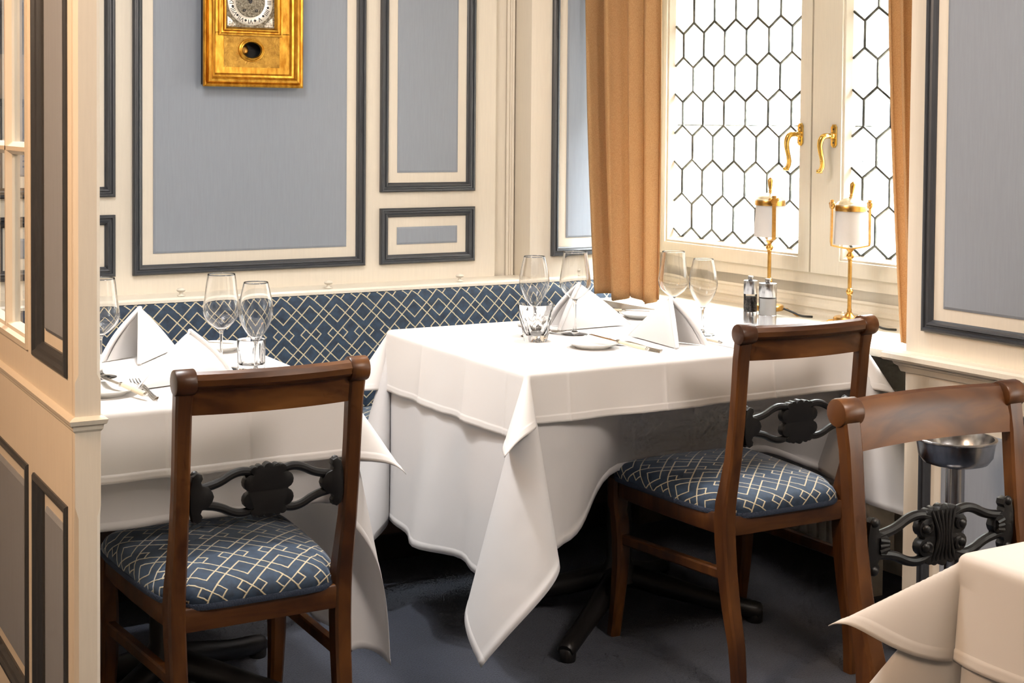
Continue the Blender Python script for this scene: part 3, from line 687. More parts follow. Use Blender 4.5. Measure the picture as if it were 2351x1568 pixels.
    for sx in (-1, 1):
        blk = [(516, 60), (500, 130), (470, 150), (440, 138), (434, 112), (446, 92), (440, 74), (400, 62), (372, 28), (362, 0), (372, -28), (400, -62), (440, -74), (448, -92), (436, -112), (442, -138), (470, -150), (500, -130), (516, -60)]
        g.prism([(sx*a*k, b_*k) for a, b_ in blk], -.010, .008, TY, bev=.0015)
        for sz in (-1, 1):
            pts = smoothpts([(sx*70*k, sz*100*k, 0), (sx*150*k, sz*128*k, 0), (sx*230*k, sz*118*k, 0), (sx*320*k, sz*70*k, 0), (sx*430*k, sz*50*k, 0)], 2)
            g.tube(pts, [.0085]*len(pts), 10, TY, flat=1.0)
            # carved volutes on the sitter's side
            sp = [(sx*(118+34*(1-t/10)*math.cos(t*.62+2.2))*k, sz*(52+34*(1-t/10)*math.sin(t*.62+2.2))*k, .008) for t in range(9)]
            g.tube(sp, [.0055-.0003*t for t in range(9)], 8, TY); g.sphere((sx*128*k, sz*50*k, .010), .0085, 10, (1, 1, .7), TY)
            g.sphere((sx*474*k, sz*128*k, .006), .009, 10, (1, 1, .8), TY)
        for q in (-30, 0, 30): g.tube([(sx*440*k, q*k, .007), (sx*385*k, q*.6*k, .009)], .005, 8, TY)
    for q in (-66, -40, -14, 14, 40, 66):
        pts = smoothpts([(q*1.25*k, 138*k, .006), (q*.8*k, 60*k, .010), (q*.6*k, 0, .010), (q*.8*k, -60*k, .010), (q*1.2*k, -132*k, .006)], 2)
        g.tube(pts, [.0034]*len(pts), 8, TY)
    R['splat'] = g.mesh('splat', 'ebony', 35)
    # upholstered seat
    poly = [(-.158, -.024), (0, -.026), (.158, -.024), (.160, .030), (.188, .040), (.203, .12), (.214, .25), (.221, .38), (.214, .448), (.12, .462), (0, .466), (-.12, .462), (-.214, .448), (-.221, .38), (-.214, .25), (-.203, .12), (-.188, .040), (-.160, .030)]
    out = smoothpts([(p[0], p[1], 0) for p in poly], 2, True); n = len(out); cen = Vector((0, .22, 0))
    g = MB(); g.uv = []; rings = [(0, .484, 0), (.25, .483, 0), (.5, .479, 0), (.7, .472, 0), (.84, .466, 0), (.92, .459, .002), (.97, .449, .008), (1.0, .436, .020), (1.003, .425, .031), (.995, .414, .042)]
    for fr_, z, drop in rings:
        for p in out:
            q = cen+(p-cen)*fr_; d = (p-cen).normalized(); g.v.append((q.x, q.y, z)); g.uv.append((q.x+d.x*drop, q.y+d.y*drop))
    for i in range(len(rings)-1):
        for j in range(n):
            j2 = (j+1) % n; g.f.append((i*n+j, i*n+j2, (i+1)*n+j2, (i+1)*n+j))
    R['seat'] = g.mesh('seat', 'velvet_seat', 60, fix=False)
    g = MB(); path = []
    for i, p in enumerate(out):
        t = (out[(i+1) % n]-out[i-1]).normalized(); nn = Vector((t.y, -t.x, 0)); path.append((Vector((p.x, p.y, .4195)), nn, up))
    g.sweep([(-.006, -.006), (.002, -.006), (.0035, -.003), (.0035, .003), (.002, .006), (-.006, .006)], path, closed=True); R['braid'] = g.mesh('braid', 'braid', 40)
    return R
CH = chair_meshes()
def chair(label, loc, rz, sx=1.0):
    t = thing('dining_chair', label, 'chair', loc, rz, 'mahogany dining chairs'); t.scale = (sx, 1, 1)
    for k, nm in (('rearL', 'rear_leg'), ('rearR', 'rear_leg'), ('frontL', 'front_leg'), ('frontR', 'front_leg'), ('earL', 'scroll_ear'), ('earR', 'scroll_ear'), ('strL', 'stretcher'), ('strR', 'stretcher'), ('railL', 'side_rail'), ('railR', 'side_rail'), ('rrail', 'rear_rail'), ('frail', 'front_rail'), ('crest', 'crest_rail'), ('splat', 'splat')):
        link(nm, CH[k], t)
    for k in ('glideL', 'glideR'):
        leg = [c for c in t.children if c.data == CH['front'+k[-1]]][0]; link('glide', CH[k], leg)
    s = link('seat', CH['seat'], t); link('braid', CH['braid'], s)
    return t
chair('mahogany dining chair with black splat at the left table, back to the viewer', (.960, 2.655, 0), 0, .935)
chair('mahogany dining chair with black splat at the window table, back to the viewer', (2.302, 2.672, 0), math.radians(-1))
chair('mahogany dining chair facing the viewer at the front right table', (1.880, 1.735, 0), PI+math.radians(-1), 1.04)

# ------------------------------------------------------------------ tables and cloths
def table(label, cx_, cy_, w, d):
    t = thing('table', label, 'table', (cx_, cy_, 0), 0)
    g = MB(); g.box((-w/2, -d/2, .735), (w/2, d/2, .764), .004); g.build('tabletop', 'darkwood', t, 30)
    g = MB(); g.lathe([(.05, .10), (.048, .13), (.034, .16), (.034, .66), (.06, .70), (.14, .715), (.14, .735)], 20); g.build('column', 'iron', t, 40)
    for sx in (-1, 1):
        for sy in (-1, 1):
            g = MB(); e = Vector((sx*.325, sy*.235, 0)); q = e.normalized()
            pts = smoothpts([Vector((0, 0, .12)), q*.08+Vector((0, 0, .10)), q*.25+Vector((0, 0, .055)), q*.36+Vector((0, 0, .034)), q*.385+Vector((0, 0, .026))], 1)
            g.tube(pts, [.036, .034, .030, .026, .024, .024, .024, .020][:len(pts)], 10, flat=1.0); g.lathe([(.020, 0), (.022, .004), (.022, .03), (.016, .036), (0, .036)], 12, Matrix.Translation(q*.37)); g.build('foot', 'iron', t, 50)
    return t
def cloth(name, label, rect, zt, drops, r, mat, seed=1, amp=.02, freq=3.0, AB=(.28, .20), flare=.02, creases=(), corner={}, push=None):
    x0, x1, y0, y1 = rect; dl, dr, df, db = drops; rn = random.Random(seed)
    ph = [[rn.uniform(0, 6.28) for _ in range(3)] for _ in range(4)]
    def axis(a0, a1, lo, hi, dlo, dhi, extra):
        L = [-(dlo)*(i/26.0) for i in range(26, 0, -1)]; L += [-(dlo-.016), -(dlo-.018)]
        vals = [a0+v for v in L]; nn = max(10, int((a1-a0)/.03)); vals += [a0+(a1-a0)*i/nn for i in range(nn+1)]
        H = [dhi*(i/26.0) for i in range(1, 27)]+[dhi-.016, dhi-.018]; vals += [a1+v for v in H]
        for e in extra: vals += [e-.006, e-.003, e, e+.003, e+.006]
        vals = sorted(vals); out = [vals[0]]
        for v in vals[1:]:
            if v-out[-1] > 5e-4: out.append(v)
        return out
    cxs = [x0+(x1-x0)*c for c in creases]; cys = [y0+(y1-y0)*c for c in creases]
    PX = axis(x0, x1, 0, 0, dl, dr, cxs); PY = axis(y0, y1, 0, 0, df, db, cys)
    def bend(a):
        lim = r*PI/2
        if a < lim: return r*math.sin(a/r), -r*(1-math.cos(a/r)), 0.0
        return r, -r, a-lim
    def hemk(a, d): return .0012 if d-.017 < a else 0.0
    def side_disp(k, s, a, d):
        w = math.sin(PI*max(0, min(1, s)))**.6 if 0 < s < 1 else 0
        f = (a/d)**1.4
        v = (math.sin(2*PI*freq*s+ph[k][0])+.6*math.sin(2*PI*freq*1.9*s+ph[k][1])+1.4)*.5
        return amp*f*w*v
    def pushed(k, c, l):
        if not push or push[0] != k: return 0.0, 1.0
        _, xc, hw, fall, D = push; d = abs(c-xc); w = 1.0 if d < hw else max(0, 1-(d-hw)/fall); w = w*w*(3-2*w)
        L0 = .385; sn = D*w/L0; cs = math.sqrt(1-sn*sn)
        return sn*min(l, L0), (cs if l < L0 else (cs*L0+l-L0)/max(l, 1e-6))
    def crease(v, lst):
        return max([0]+[.0022*max(0, 1-abs(v-c)/.006) for c in lst])
    g = MB(); nx, ny = len(PX), len(PY); g.v = []
    for p in PX:
        for q in PY:
            ox = x0-p if p < x0 else (p-x1 if p > x1 else 0); oy = y0-q if q < y0 else (q-y1 if q > y1 else 0)
            sx = -1 if p < x0 else 1; sy = -1 if q < y0 else 1
            cxp = min(max(p, x0), x1); cyp = min(max(q, y0), y1)
            if ox <= 0 and oy <= 0: g.v.append((p, q, zt)); continue
            dX = dl if sx < 0 else dr; dY = df if sy < 0 else db
            if oy <= 0:
                s = (q-y0)/(y1-y0); h, z, l = bend(ox); k = 0 if sx < 0 else 1
                o = h+flare*l+side_disp(k, s, ox, dX)+hemk(ox, dX)+crease(q, cys)*min(1, ox/.05)
                g.v.append((cxp+sx*o, cyp, zt+z-l*(1-.5*flare*flare))); continue
            if ox <= 0:
                s = (p-x0)/(x1-x0); h, z, l = bend(oy); k = 2 if sy < 0 else 3
                pd, zk = pushed(k, p, l); o = h+flare*l+side_disp(k, s, oy, dY)*(.3 if pd > .01 else 1)+hemk(oy, dY)+crease(p, cxs)*min(1, oy/.05)-pd
                g.v.append((cxp, cyp+sy*o, zt+z-l*zk*(1-.5*flare*flare))); continue
            rho = math.hypot(ox, oy); phi = math.atan2(oy, ox); t = 4*phi
            h, z, l = bend(rho)
            dg = (Vector((sx, sy))/math.sqrt(2)); pp = Vector((sx, -sy))/math.sqrt(2)
            cv = corner.get((sx, sy), AB); A, Bq = cv[:2]
            if len(cv) > 2: dg = Vector(cv[2:]).normalized(); p0 = Vector((dg.y, -dg.x)); pp = p0 if p0.dot(pp) > 0 else -p0
            off = dg*A*(1-math.cos(t))+pp*Bq*math.sin(t)
            off += Vector((sx*math.cos(phi), sy*math.sin(phi)))*flare
            be = off.length; hd = off/be if be > 1e-6 else Vector((0, 0))
            hk = hemk(ox, dX)+hemk(oy, dY)
            P2 = Vector((cxp, cyp))+Vector((sx*math.cos(phi), sy*math.sin(phi)))*(h+hk)+hd*math.sin(be)*l
            g.v.append((P2.x, P2.y, max(.012, zt+z-l*math.cos(be))))
    for i in range(nx-1):
        for j in range(ny-1): g.f.append((i*ny+j, (i+1)*ny+j, (i+1)*ny+j+1, i*ny+j+1))
    cxm, cym = (x0+x1)/2, (y0+y1)/2
    g.v = [(a-cxm, b_-cym, c-zt) for a, b_, c in g.v]
    o = g.build(name, mat, None, 50, fix=False, loc=(cxm, cym, zt))
    md = o.modifiers.new('thickness', 'SOLIDIFY'); md.thickness = .0011; md.offset = -1
    return tag(o, label, 'tablecloth')
TZ = .7705
T2 = (1.684, 2.712, 2.858, 3.605); T1 = (.640, 1.218, 2.845, 3.545); T3 = (1.487, 2.40, .62, 1.352)
def tbl(lbl, R): return table(lbl, (R[0]+R[1])/2, (R[2]+R[3])/2, R[1]-R[0]-.012, R[3]-R[2]-.012)
tbl('pedestal table under white cloths by the window', T2); tbl('pedestal table under white cloths beside the partition screen', T1); tbl('table under white cloths at the lower right corner', T3)
cloth('undercloth', 'long thin white undercloth hanging low from the window table', (T2[0]+.006, T2[1]-.006, T2[2]+.006, T2[3]-.006), .7665, (.515, .42, .420, .45), .010, 'linen_thin', 3, .045, 1.6, (.20, .26), .035, (), {(-1, -1): (.13, .20), (-1, 1): (.12, .15, -1, -.15)}, (2, 2.33, .22, .40, .25))
cloth('tablecloth', 'white top cloth with pressed creases on the window table', (T2[0], T2[1], T2[2], T2[3]), TZ, (.172, .16, .130, .17), .014, 'linen', 7, .010, 3.2, (.27, .20), .05, (.10, .37, .70))
cloth('undercloth', 'long thin white undercloth hanging from the left table', (T1[0]+.006, T1[1]-.006, T1[2]+.006, T1[3]-.006), .7665, (.045, .58, .262, .40), .010, 'linen_thin', 5, .03, 1.8, (.22, .24), .03, (), {(1, -1): (.085, .12), (-1, -1): (.01, .03), (-1, 1): (.01, .03)}, (2, .93, .24, .14, .09))
cloth('tablecloth', 'white top cloth on the left table behind the partition post', T1, TZ, (.045, .17, .150, .17), .014, 'linen', 11, .008, 2.2, (.30, .18), .05, (.33, .62))
cloth('undercloth', 'white undercloth beneath the tablecloth at the lower right corner', (T3[0]+.006, T3[1]-.006, T3[2]+.006, T3[3]-.006), .7665, (.42, .30, .40, .42), .010, 'linen_thin', 8, .05, 1.7, (.20, .26), .10, (), {(-1, 1): (.26, .09)}, (3, 1.88, .24, .2, .12))
cloth('tablecloth', 'white top cloth with a pointed corner at the lower right of the photo', T3, TZ, (.15, .15, .16, .16), .014, 'linen', 13, .01, 2.0, (.30, .18), .10, (), {(-1, 1): (.46, .14)})

# ------------------------------------------------------------------ table ware
ZT = TZ+.0008
def shell(prof, th=.0010):
    """outer profile (r,z) bottom to rim -> closed wall going back inside"""
    inner = []
    for i, (r_, z) in enumerate(prof):
        a = prof[max(0, i-1)]; b_ = prof[min(len(prof)-1, i+1)]; d = Vector((b_[0]-a[0], b_[1]-a[1])).normalized(); inner.append((max(0, r_-d.y*th), z+d.x*th))
    return inner[::-1]
def curve_prof(pts, it=3): return [(p.x, p.y) for p in smoothpts([(a, b_, 0) for a, b_ in pts], it)]
def wine(kind):
    if kind == 'big':
        foot = curve_prof([(.0, .0), (.035, .0), (.036, .0012), (.030, .003), (.010, .006), (.0045, .012), (.0034, .03), (.0034, .075), (.0042, .088), (.008, .094)], 2)
        bowl = curve_prof([(.008, .094), (.022, .103), (.036, .116), (.0425, .132), (.0415, .148), (.037, .178), (.0315, .221)], 2)
    else:
        foot = curve_prof([(.0, .0), (.033, .0), (.034, .0012), (.028, .003), (.010, .006), (.0045, .012), (.0033, .03), (.0033, .058), (.0042, .070), (.007, .075)], 2)
        bowl = curve_prof([(.007, .075), (.015, .084), (.031, .108), (.039, .130), (.0398, .148), (.036, .172), (.0275, .208)], 2)
    out = foot+bowl[1:]; g = MB()
    inner = shell(bowl)
    g.lathe(out+[(out[-1][0]-.0004, out[-1][1]+.0005)]+inner[:-1]+[(0, inner[-1][1]+.0004)], 36, cap=False)
    return g.mesh('wine_glass', 'crystal', 60)
WB, WS = wine('big'), wine('small')
def glass_at(me, x, y, label, s=1.0):
    o = link('wine_glass', me, None, (x, y, ZT)); o.scale = (s, s, s); tag(o, label, 'wine glass', 'stemmed glasses on the tables')
glass_at(WB, 1.059, 3.189, 'large bowled wine glass on the left table in front of the bench'); glass_at(WS, 1.112, 3.105, 'slim tulip wine glass on the left table by the low tumbler')
glass_at(WB, .790, 3.215, 'wine glass half hidden behind the partition post')
glass_at(WS, 1.972, 3.318, 'slim tulip wine glass behind the faceted tumbler', 1.04); glass_at(WB, 2.091, 3.300, 'large wine glass in front of the far napkin on the window table', 1.02)
glass_at(WB, 2.376, 3.240, 'large wine glass behind the near napkin, by the curtain'); glass_at(WS, 2.400, 3.135, 'slim tulip wine glass right of the near napkin')
def tumbler(label, x, y, r0, r1, h, n, cut):
    g = MB(); t_ = thing('tumbler', label, 'glass', (x, y, ZT))
    rows = 9; vs = []; fs = []; N = n*4
    for i in range(rows):
        f = i/(rows-1); z = h*f
        r_ = r0+(r1-r0)*(f**.75)
        for j in range(N):
            a = 2*PI*j/N; am = cut*max(0, math.sin(PI*min(1, f/.86)))*(.5+.5*math.cos(n*(a+ (PI/n)*(f*2.0 if r1 > .04 else 0))))
            vs.append(((r_-am)*math.cos(a), (r_-am)*math.sin(a), z))
    k = len(vs)
    ins = [(r1-.0018, h+.0004), (r1-.0030, h*.96), ((r0+r1)/2-.006, h*.5), (r0-.005, h*.24), (r0-.010, h*.17), (.001, h*.16)]
    for (r_, z) in ins:
        for j in range(N): a = 2*PI*j/N; vs.append((r_*math.cos(a), r_*math.sin(a), z))
    R_ = rows+len(ins)
    for i in range(R_-1):
        for j in range(N): fs.append((i*N+j, i*N+(j+1) % N, (i+1)*N+(j+1) % N, (i+1)*N+j))
    fs.append(tuple(range(N))[::-1]); fs.append(tuple((R_-1)*N+j for j in range(N)))
    g.add(vs, fs); g.build('body', 'crystal', t_, 20)
tumbler('faceted crystal tumbler on the window table', 1.934, 3.245, .030, .0485, .098, 9, .0045)
tumbler('low straight tumbler with cut base on the left table', 1.121, 3.160, .0305, .033, .070, 10, .0022)
def plate(label, x, y, r_):
    g = MB(); g.lathe([(0, .002), (r_*.55, .002), (r_*.6, 0), (r_*.64, 0), (r_*.66, .003), (r_*.9, .010), (r_, .014), (r_*.995, .0152), (r_*.9, .0122), (r_*.66, .0056), (r_*.6, .0045), (0, .0045)], 40)
    tag(g.build('bread_plate', 'porcelain', None, 50, loc=(x, y, ZT)), label, 'plate', 'white bread plates')
plate('white bread plate with a knife near the front edge of the window table', 2.010, 3.085, .068)
plate('white bread plate at the back of the window table by the sill', 2.455, 3.500, .070); plate('white bread plate behind the napkins on the left table', 1.142, 3.468, .068); plate('white bread plate at the post on the left table', .748, 3.010, .068)
def knife_mesh():
    b_ = MB(); b_.prism([(-.0075, .008), (.0035, .000), (.0040, .105), (-.006, .105), (-.0092, .06)], -.0007, .0007)
    return b_.mesh('blade', 'cutlery', 30)
KB = knife_mesh()
g = MB(); pts = [(0, -.095, 0), (0, -.088, 0), (0, -.05, 0), (0, -.012, 0), (0, .006, 0)]; g.tube(pts, [.0044, .0064, .0056, .0048, .0040], 8, flat=.62); KH = g.mesh('grip', 'ivory', 50)
g = MB(); g.tube([(0, .001, 0), (0, .007, 0), (0, .012, 0)], [.0054, .0058, .0038], 10, flat=.7); KF = g.mesh('ferrule', 'cutlery', 50)
g = MB(); g.tube([(0, -.101, 0), (0, -.094, 0)], [.004, .0056], 10, flat=.7); KE = g.mesh('end_cap', 'cutlery', 50)
def knife(label, x, y, z, rz, tilt=0):
    t = thing('knife', label, 'knife', (x, y, z), 0, 'table knives'); t.rotation_euler = (tilt, 0, rz)
    link('blade', KB, t); link('grip', KH, t); link('ferrule', KF, t); link('end_cap', KE, t)
g = MB()
hp = smoothpts([(0, -.115, .003), (0, -.108, .0025), (0, -.07, .004), (0, -.02, .010), (0, .01, .012), (0, .03, .008)], 2); nh = len(hp)
g.tube(hp, [.0045+.004*max(0, 1-i/(nh*.6)) for i in range(nh)], 8, flat=.35)
g.prism([(-.004, .024), (.004, .024), (.0105, .036), (.0115, .052), (-.0115, .052), (-.0105, .036)], .0058, .0078)
for i in range(4):
    x = -.0098+.00653*i; g.tube([(x, .050, .0068), (x, .070, .0072), (x*.97, .092, .0125)], [.0019, .0017, .0010], 6)
FK = g.mesh('fork', 'cutlery', 40)
def fork(label, x, y, rz): o = link('fork', FK, None, (x, y, ZT-.0006)); o.rotation_euler = (0, 0, rz); tag(o, label, 'fork', 'table forks')
knife('small knife laid across the front bread plate of the window table', 2.055, 3.030, ZT+.0185, math.radians(12), math.radians(4))
knife('knife resting on the bread plate by the partition post', .782, 3.000, ZT+.0185, math.radians(14), math.radians(4))
knife('table knife lying right of the near napkin on the window table', 2.332, 2.975, ZT+.0062, math.radians(178))
knife('small knife on the far bread plate by the sill', 2.415, 3.545, ZT+.0185, math.radians(-168), math.radians(4)); knife('small knife on the bread plate at the back of the left table', 1.118, 3.490, ZT+.0185, math.radians(-160), math.radians(4))
fork('fork lying in front of the left table napkin, tines away', .828, 3.005, math.radians(-3)); fork('fork lying left of the near napkin on the window table', 2.098, 3.045, math.radians(8))
fork('fork half hidden behind the faceted tumbler', 2.045, 3.390, math.radians(186))
def napkin(label, x, y, rz, hgt=.118, wd=.056, fl=.095, tl=.150, lean=0.0):
    g = MB(); P = Vector((lean, -.012, hgt)); Tt = Vector((0, tl, .001)); th = .0028
    for layer, (ins, sh) in enumerate(((0, 0), (.010, .016))):
        for sd in (-1, 1):
            F_ = Vector((sd*(wd-ins), -fl+sh, .001)); Pq = P+Vector((sd*.0025, sh*.45, -ins*.6)); N1, N2 = 12, 14
            vs = []
            for i in range(N1+1):
                s = i/N1
                for j in range(N2+1):
                    t = j/N2; t2 = t
                    r_ = Pq+(Tt-Pq)*t2; b_ = F_+(Tt-F_)*t2; q = r_+(b_-r_)*s
                    q = q+Vector((sd*(.010 if layer == 0 else .004)*math.sin(PI*s)*(1-t), -.006*math.sin(PI*s)*(1-t), .004*math.sin(PI*min(1, t))*(1-s)))
                    if layer == 0: q += Vector((-sd*.006*max(0, 1-t/.08), 0, 0))
                    vs.append(q)
            nv = len(vs); nrm = Vector((sd, .12, .45)).normalized()
            vs += [v-nrm*th for v in vs]; fs = []
            k = N2+1
            for i in range(N1):
                for j in range(N2):
                    a = i*k+j; fs.append((a, a+1, a+k+1, a+k)); fs.append((a+nv, a+nv+k, a+nv+k+1, a+nv+1))
            for i in range(N1):
                for j in (0, N2): a = i*k+j; fs.append((a, a+k, a+k+nv, a+nv))
            for j in range(N2):
                for i in (0, N1): a = i*k+j; fs.append((a, a+1, a+1+nv, a+nv))
            g.add(vs, fs)
            if layer == 0:
                pts = [Pq+(F_-Pq)*(i/10)+Vector((sd*.006*math.sin(PI*i/10)-sd*.003, -.006*math.sin(PI*i/10)+.001, 0)) for i in range(11)]
                g.tube(pts, [.0052+.0015*math.sin(PI*i/10) for i in range(11)], 8)
    mn = min(v[2] for v in g.v); g.v = [(a, b_, c-mn) for a, b_, c in g.v]
    o = g.build('napkin', 'napkin', None, 50, loc=(x, y, ZT)); o.rotation_euler = (0, 0, rz); return tag(o, label, 'napkin', 'folded standing napkins')
napkin('white standing napkin next to the partition post, farther one on the left table', .945, 3.435, math.radians(-49), .122)
napkin('white standing napkin behind the crest of the left chair', .945, 3.085, math.radians(118), .108)
napkin('white standing napkin on the bench side of the window table', 2.185, 3.405, math.radians(-100), .124)
napkin('white standing napkin on the chair side of the window table', 2.225, 3.060, math.radians(8), .120)
def mill(label, x, y, r_, fill):
    t = thing('salt_mill' if fill == 'salt' else 'pepper_mill', label, 'mill', (x, y, ZT))
    g = MB(); g.lathe([(r_, 0), (r_, .036), (r_*.96, .037)], 32); g.build('base', 'steel', t, 40)
    g = MB(); g.lathe([(r_*.97, .037), (r_*.97, .088)], 32, cap=False); g.build('sleeve', 'acrylic', t, 60)
    g = MB(); g.lathe([(r_*.90, .037), (r_*.90, .080 if fill == 'pepper' else .084)], 28); g.build('filling', fill, t, 40)
    g = MB(); g.lathe([(r_*.97, .088), (r_, .089), (r_, .124), (r_*.985, .1265), (r_*.5, .1275), (0, .1275)], 32); g.build('head', 'steel', t, 40)
    g = MB(); g.lathe([(.0055, .127), (.0075, .129), (.0080, .137), (.007, .1395), (0, .140)], 18); g.build('knob', 'steel', t, 40)
mill('slim steel pepper mill with dark peppercorns in clear sleeve', 2.655, 3.245, .0200, 'pepper'); mill('steel salt mill with white salt in clear sleeve', 2.652, 3.165, .0255, 'salt')

# ------------------------------------------------------------------ brass lamps on the sill
ZS = .7452
def lamp(label, s_, off, rz, lean=0):
    t = thing('table_lamp', label, 'lamp', Bp(s_, ZS, off), rz, 'brass table lamps on the sill')
    g = MB(); g.lathe([(.044, .020), (.0465, .022), (.0465, .034), (.044, .037), (.018, .038), (.010, .046), (.0085, .050), (0, .050)], 32); base = g.build('base', 'brass', t, 40)
    for a in (25, 155, 270):
        g = MB(); q = Vector((math.cos(math.radians(a)), math.sin(math.radians(a)), 0)); s2_ = Vector((-q.y, q.x, 0))
        g.sweep([(-.006, -.002), (.006, -.002), (.006, .002), (-.006, .002)], [(q*.038+up*.027, s2_, up), (q*.060+up*.024, s2_, up), (q*.082+up*.006, s2_, up), (q*.088+up*.0025, s2_, up), (q*.098+up*.0025, s2_, up)]); g.build('foot', 'brass', t, 30)
    g = MB(); g.lathe([(.0055, .037), (.0060, .044), (.003, .047), (.0035, .052), (0, .053)], 12, Matrix.Translation((-.024, -.012, 0))); g.build('switch', 'brass_pale', base, 40)
    g = MB(); kn = [(.0068, .048), (.0068, .060), (.0058, .062), (.0058, .095), (.0058, .1005), (.0085, .102), (.0075, .104), (.0105, .109), (.0105, .113), (.0075, .118), (.0085, .120), (.0058, .122), (.0058, .205), (.0085, .207), (.0075, .209), (.0115, .215), (.0115, .220), (.007, .226), (.0055, .230)]
    g.lathe(kn, 18); g.build('pole', 'brass', t, 40)
    # yoke
    g = MB(); w, z0, z1 = .0575, .248, .368; sec = [(-.0058, -.0022), (.0058, -.0022), (.0058, .0022), (-.0058, .0022)]; Y_ = Vector((0, 1, 0))
    pts = [Vector((-w, 0, z1)), Vector((-w-.001, 0, z0+.012)), Vector((-w, 0, z0)), Vector((-w*.5, 0, z0-.006)), Vector((0, 0, z0-.010)), Vector((w*.5, 0, z0-.006)), Vector((w, 0, z0)), Vector((w+.001, 0, z0+.012)), Vector((w, 0, z1))]
    path = []
    for i, p in enumerate(pts):
        tt = (pts[min(i+1, 8)]-pts[max(i-1, 0)]).normalized(); path.append((p, Y_, Y_.cross(tt)))
    g.sweep(sec, path); g.lathe([(.0055, .228), (.008, .232), (.013, .238), (.016, .2385)], 14); g.build('yoke', 'brass', t, 40)
    for sd in (-1, 1):
        g = MB(); Mx = Matrix.Translation((sd*.0575, 0, 0.366)) @ Matrix.Rotation(PI/2, 4, 'Y')
        g.lathe([(.0095, -.005), (.0105, -.003), (.0105, .003), (.0095, .005), (.004, .006), (.003, .009), (0, .009)], 16, Mx); g.sphere((sd*.0575, .012, 0.371), .0055, 8); g.sphere((sd*.0575, -.012, 0.371), .0055, 8); g.box((sd*.0575-.004, -.006, .375), (sd*.0575+.004, .006, .383), .001); g.build('pivot', 'brass', t, 40)
    g = MB(); g.lathe([(.0490, .222), (.0480, .25), (.0455, .29), (.0445, .322), (.0432, .322), (.0442, .29), (.0465, .25), (.0475, .222)], 40, Matrix.Translation((0, 0, .03)), cap=False); g.build('shade', 'opal', t, 60)
    g = MB(); g.lathe([(.0448, .320), (.0475, .320), (.0480, .323), (.0480, .332), (.0470, .335), (.0448, .335)], 40, Matrix.Translation((0, 0, .03))); g.build('collar', 'brass', t, 40)
    g = MB(); g.lathe([(.0462, .335), (.0455, .339), (.042, .341), (.040, .344), (.034, .349), (.020, .356), (.008, .359), (0, .3595)], 40, Matrix.Translation((0, 0, .03))); g.build('cap', 'brass_pale', t, 50)
    g = MB(); Mx = Matrix.Translation((0, 0, .387)) @ Matrix.Rotation(math.radians(lean), 4, 'Y')
    g.lathe([(.0065, 0), (.0065, .003), (.0042, .006), (.0060, .009), (.0045, .012), (.0060, .020), (.0078, .034), (.0082, .042), (.0055, .046), (.0035, .049), (0, .051)], 16, Mx); g.build('finial', 'brass', t, 40)
    g = MB(); ca = math.radians(-48)-rz; pts = [Matrix.Rotation(ca, 3, 'Z') @ p for p in smoothpts([(.042, 0, .028), (.075, .004, .016), (.10, -.004, .006), (.135, .010, .004)], 2)]; g.tube(pts, .0033, 8); g.build('power_cord', 'cord', t, 60)
lamp('brass table lamp with white opal shade behind the salt and pepper mills', .785, .170, math.radians(62), 3)
lamp('brass table lamp with white opal shade beside the right curtain', 1.118, .160, math.radians(-24), 7)

# ------------------------------------------------------------------ curtains
def curtain(label, top, bot, zt, zb, nf, amp, seed, tie=0.0):
    """pleated sheet: top and bottom edges given as ((s,off),(s,off))"""
    rn = random.Random(seed); g = MB(); nu, nv = nf*14, 40; ph = [rn.uniform(-.6, .6) for _ in range(nf+2)]
    for j in range(nv+1):
        f = j/nv; z = zt+(zb-zt)*f
        a = Vector(top[0]).lerp(Vector(bot[0]), f**1.6); b_ = Vector(top[1]).lerp(Vector(bot[1]), f**1.6); d = (b_-a); nrm = Vector((-d.y, d.x)).normalized()
        for i in range(nu+1):
            t = i/nu; k = t*nf; w = ph[int(k)]*(1-(k % 1))+ph[int(k)+1]*(k % 1)
            am = amp*(.75+.35*math.sin(3*t+seed))*(1-.25*f)
            x_ = math.sin(2*PI*k+w+.5*math.sin(2*f+3*t)); x_ = math.copysign(abs(x_)**.75, x_)*(1+.25*math.sin(5*t+seed)); sh = .55*math.sin(4*PI*k+w)/(2*PI*nf)
            p = a+d*(t+sh)+nrm*am*x_
            zz = z+(.010*math.sin(2*PI*k*.5+1)*f if j == nv else 0)
            v = Bp(p.x, zz, p.y); g.v.append((v.x, v.y, v.z))
    for j in range(nv):
        for i in range(nu): g.f.append((j*(nu+1)+i, j*(nu+1)+i+1, (j+1)*(nu+1)+i+1, (j+1)*(nu+1)+i))
    c = Bp((top[0][0]+top[1][0])/2, zb, (top[0][1]+top[1][1])/2); g.v = [(p[0]-c.x, p[1]-c.y, p[2]-c.z) for p in g.v]
    o = g.build('curtain', 'curtain', None, 80, fix=False, loc=c); md = o.modifiers.new('thickness', 'SOLIDIFY'); md.thickness = .0012
    tag(o, label, 'curtain', 'ochre curtains at the window')
curtain('ochre pleated curtain between the blue pilaster panel and the window', ((.130, .385), (.460, .350)), ((.215, .400), (.462, .355)), 2.03, .765, 4, .046, 2)
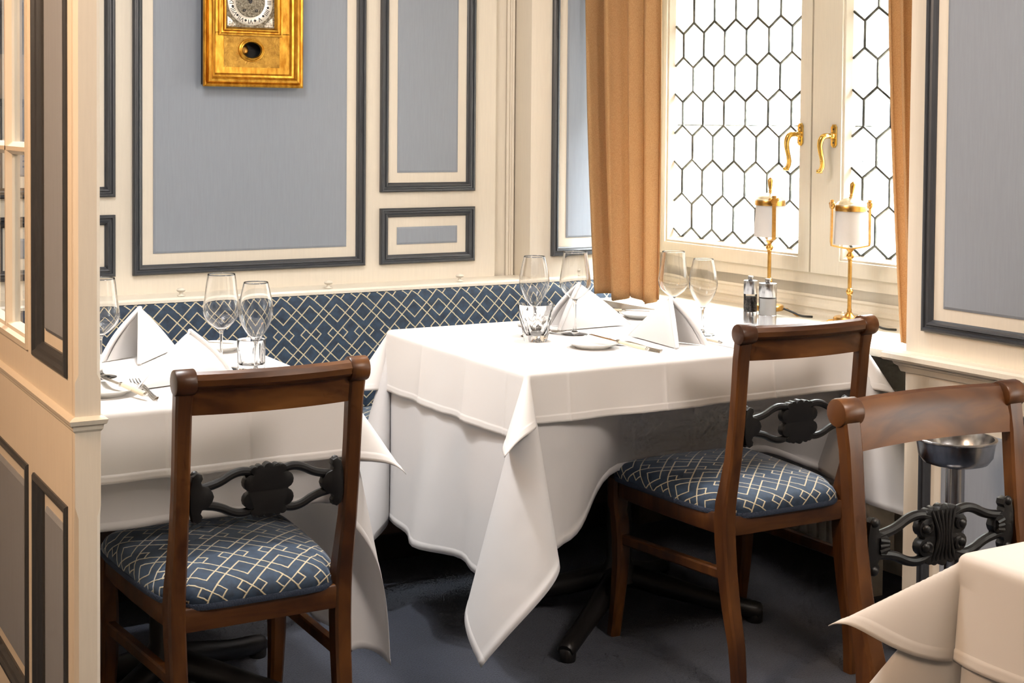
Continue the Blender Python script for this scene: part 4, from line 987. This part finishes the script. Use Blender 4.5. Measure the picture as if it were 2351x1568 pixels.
curtain('ochre curtain hanging beside the right pier', ((1.405, .335), (1.630, .345)), ((1.475, .330), (1.630, .345)), 2.03, .757, 4, .026, 5)
g = MB(); g.tube([Bp(.0, 2.05, .39), Bp(1.64, 2.05, .36)], .010, 10); o = g.build('curtain_rod', 'brass', None, 60); tag(o, 'brass curtain rod above the window, above the picture', 'curtain rod')

# ------------------------------------------------------------------ steel bowl stand behind the right chair
st = thing('bowl_stand', 'polished steel bowl on a chrome pole behind the right chair', 'stand', (2.42, 2.245, 0))
g = MB(); g.lathe([(.13, 0), (.135, .006), (.12, .014), (.03, .022), (.022, .03)], 32); g.build('base', 'steel', st, 40)
g = MB(); g.lathe([(.0205, .024), (.0205, .60)], 24); g.build('pole', 'steel', st, 40)
g = MB(); g.lathe([(0, .600), (.052, .600), (.070, .606), (.080, .620), (.084, .645), (.086, .654), (.089, .656), (.089, .659), (.082, .660), (.080, .648), (.075, .622), (.065, .611), (0, .606)], 40); g.build('bowl', 'steel', st, 40)

# ------------------------------------------------------------------ shelf in the corridor, seen only as a reflection in the partition glass
sh = thing('shelf', 'pale wall shelf seen only as a reflection in the partition glass', 'shelf', (.22, 4.13, 0))
g = MB()
for x in (-.28, .26): g.box((x, -.12, 0), (x+.02, .138, 1.75))
g.build('upright', 'cream_wood', sh, 0)
for z in (.86, 1.12, 1.38, 1.64): g = MB(); g.box((-.26, -.12, z), (.26, .138, z+.018)); g.build('shelf_board', 'darkwood', sh, 0)
for k, (z, h, mt_) in enumerate(((.879, .16, 'facade'), (1.139, .15, 'ivory'), (1.399, .12, 'ceiling_white'))):
    t = thing('wine_box', ['grey box on the lowest reflected shelf', 'ivory box with black lettering on the middle reflected shelf', 'white box on the upper reflected shelf'][k], 'box', (.25, 4.12, z))
    g = MB(); g.box((-.16, -.09, 0), (.16, .12, h), .004); g.build('carton', mt_, t, 30)
    if k == 1:
        me = text_mesh('KE', .05, Matrix.Translation((.04, -.0906, .09)) @ Matrix.Rotation(PI/2, 4, 'X')); me.materials.clear(); me.materials.append(M['ink']); link('lettering', me, t)
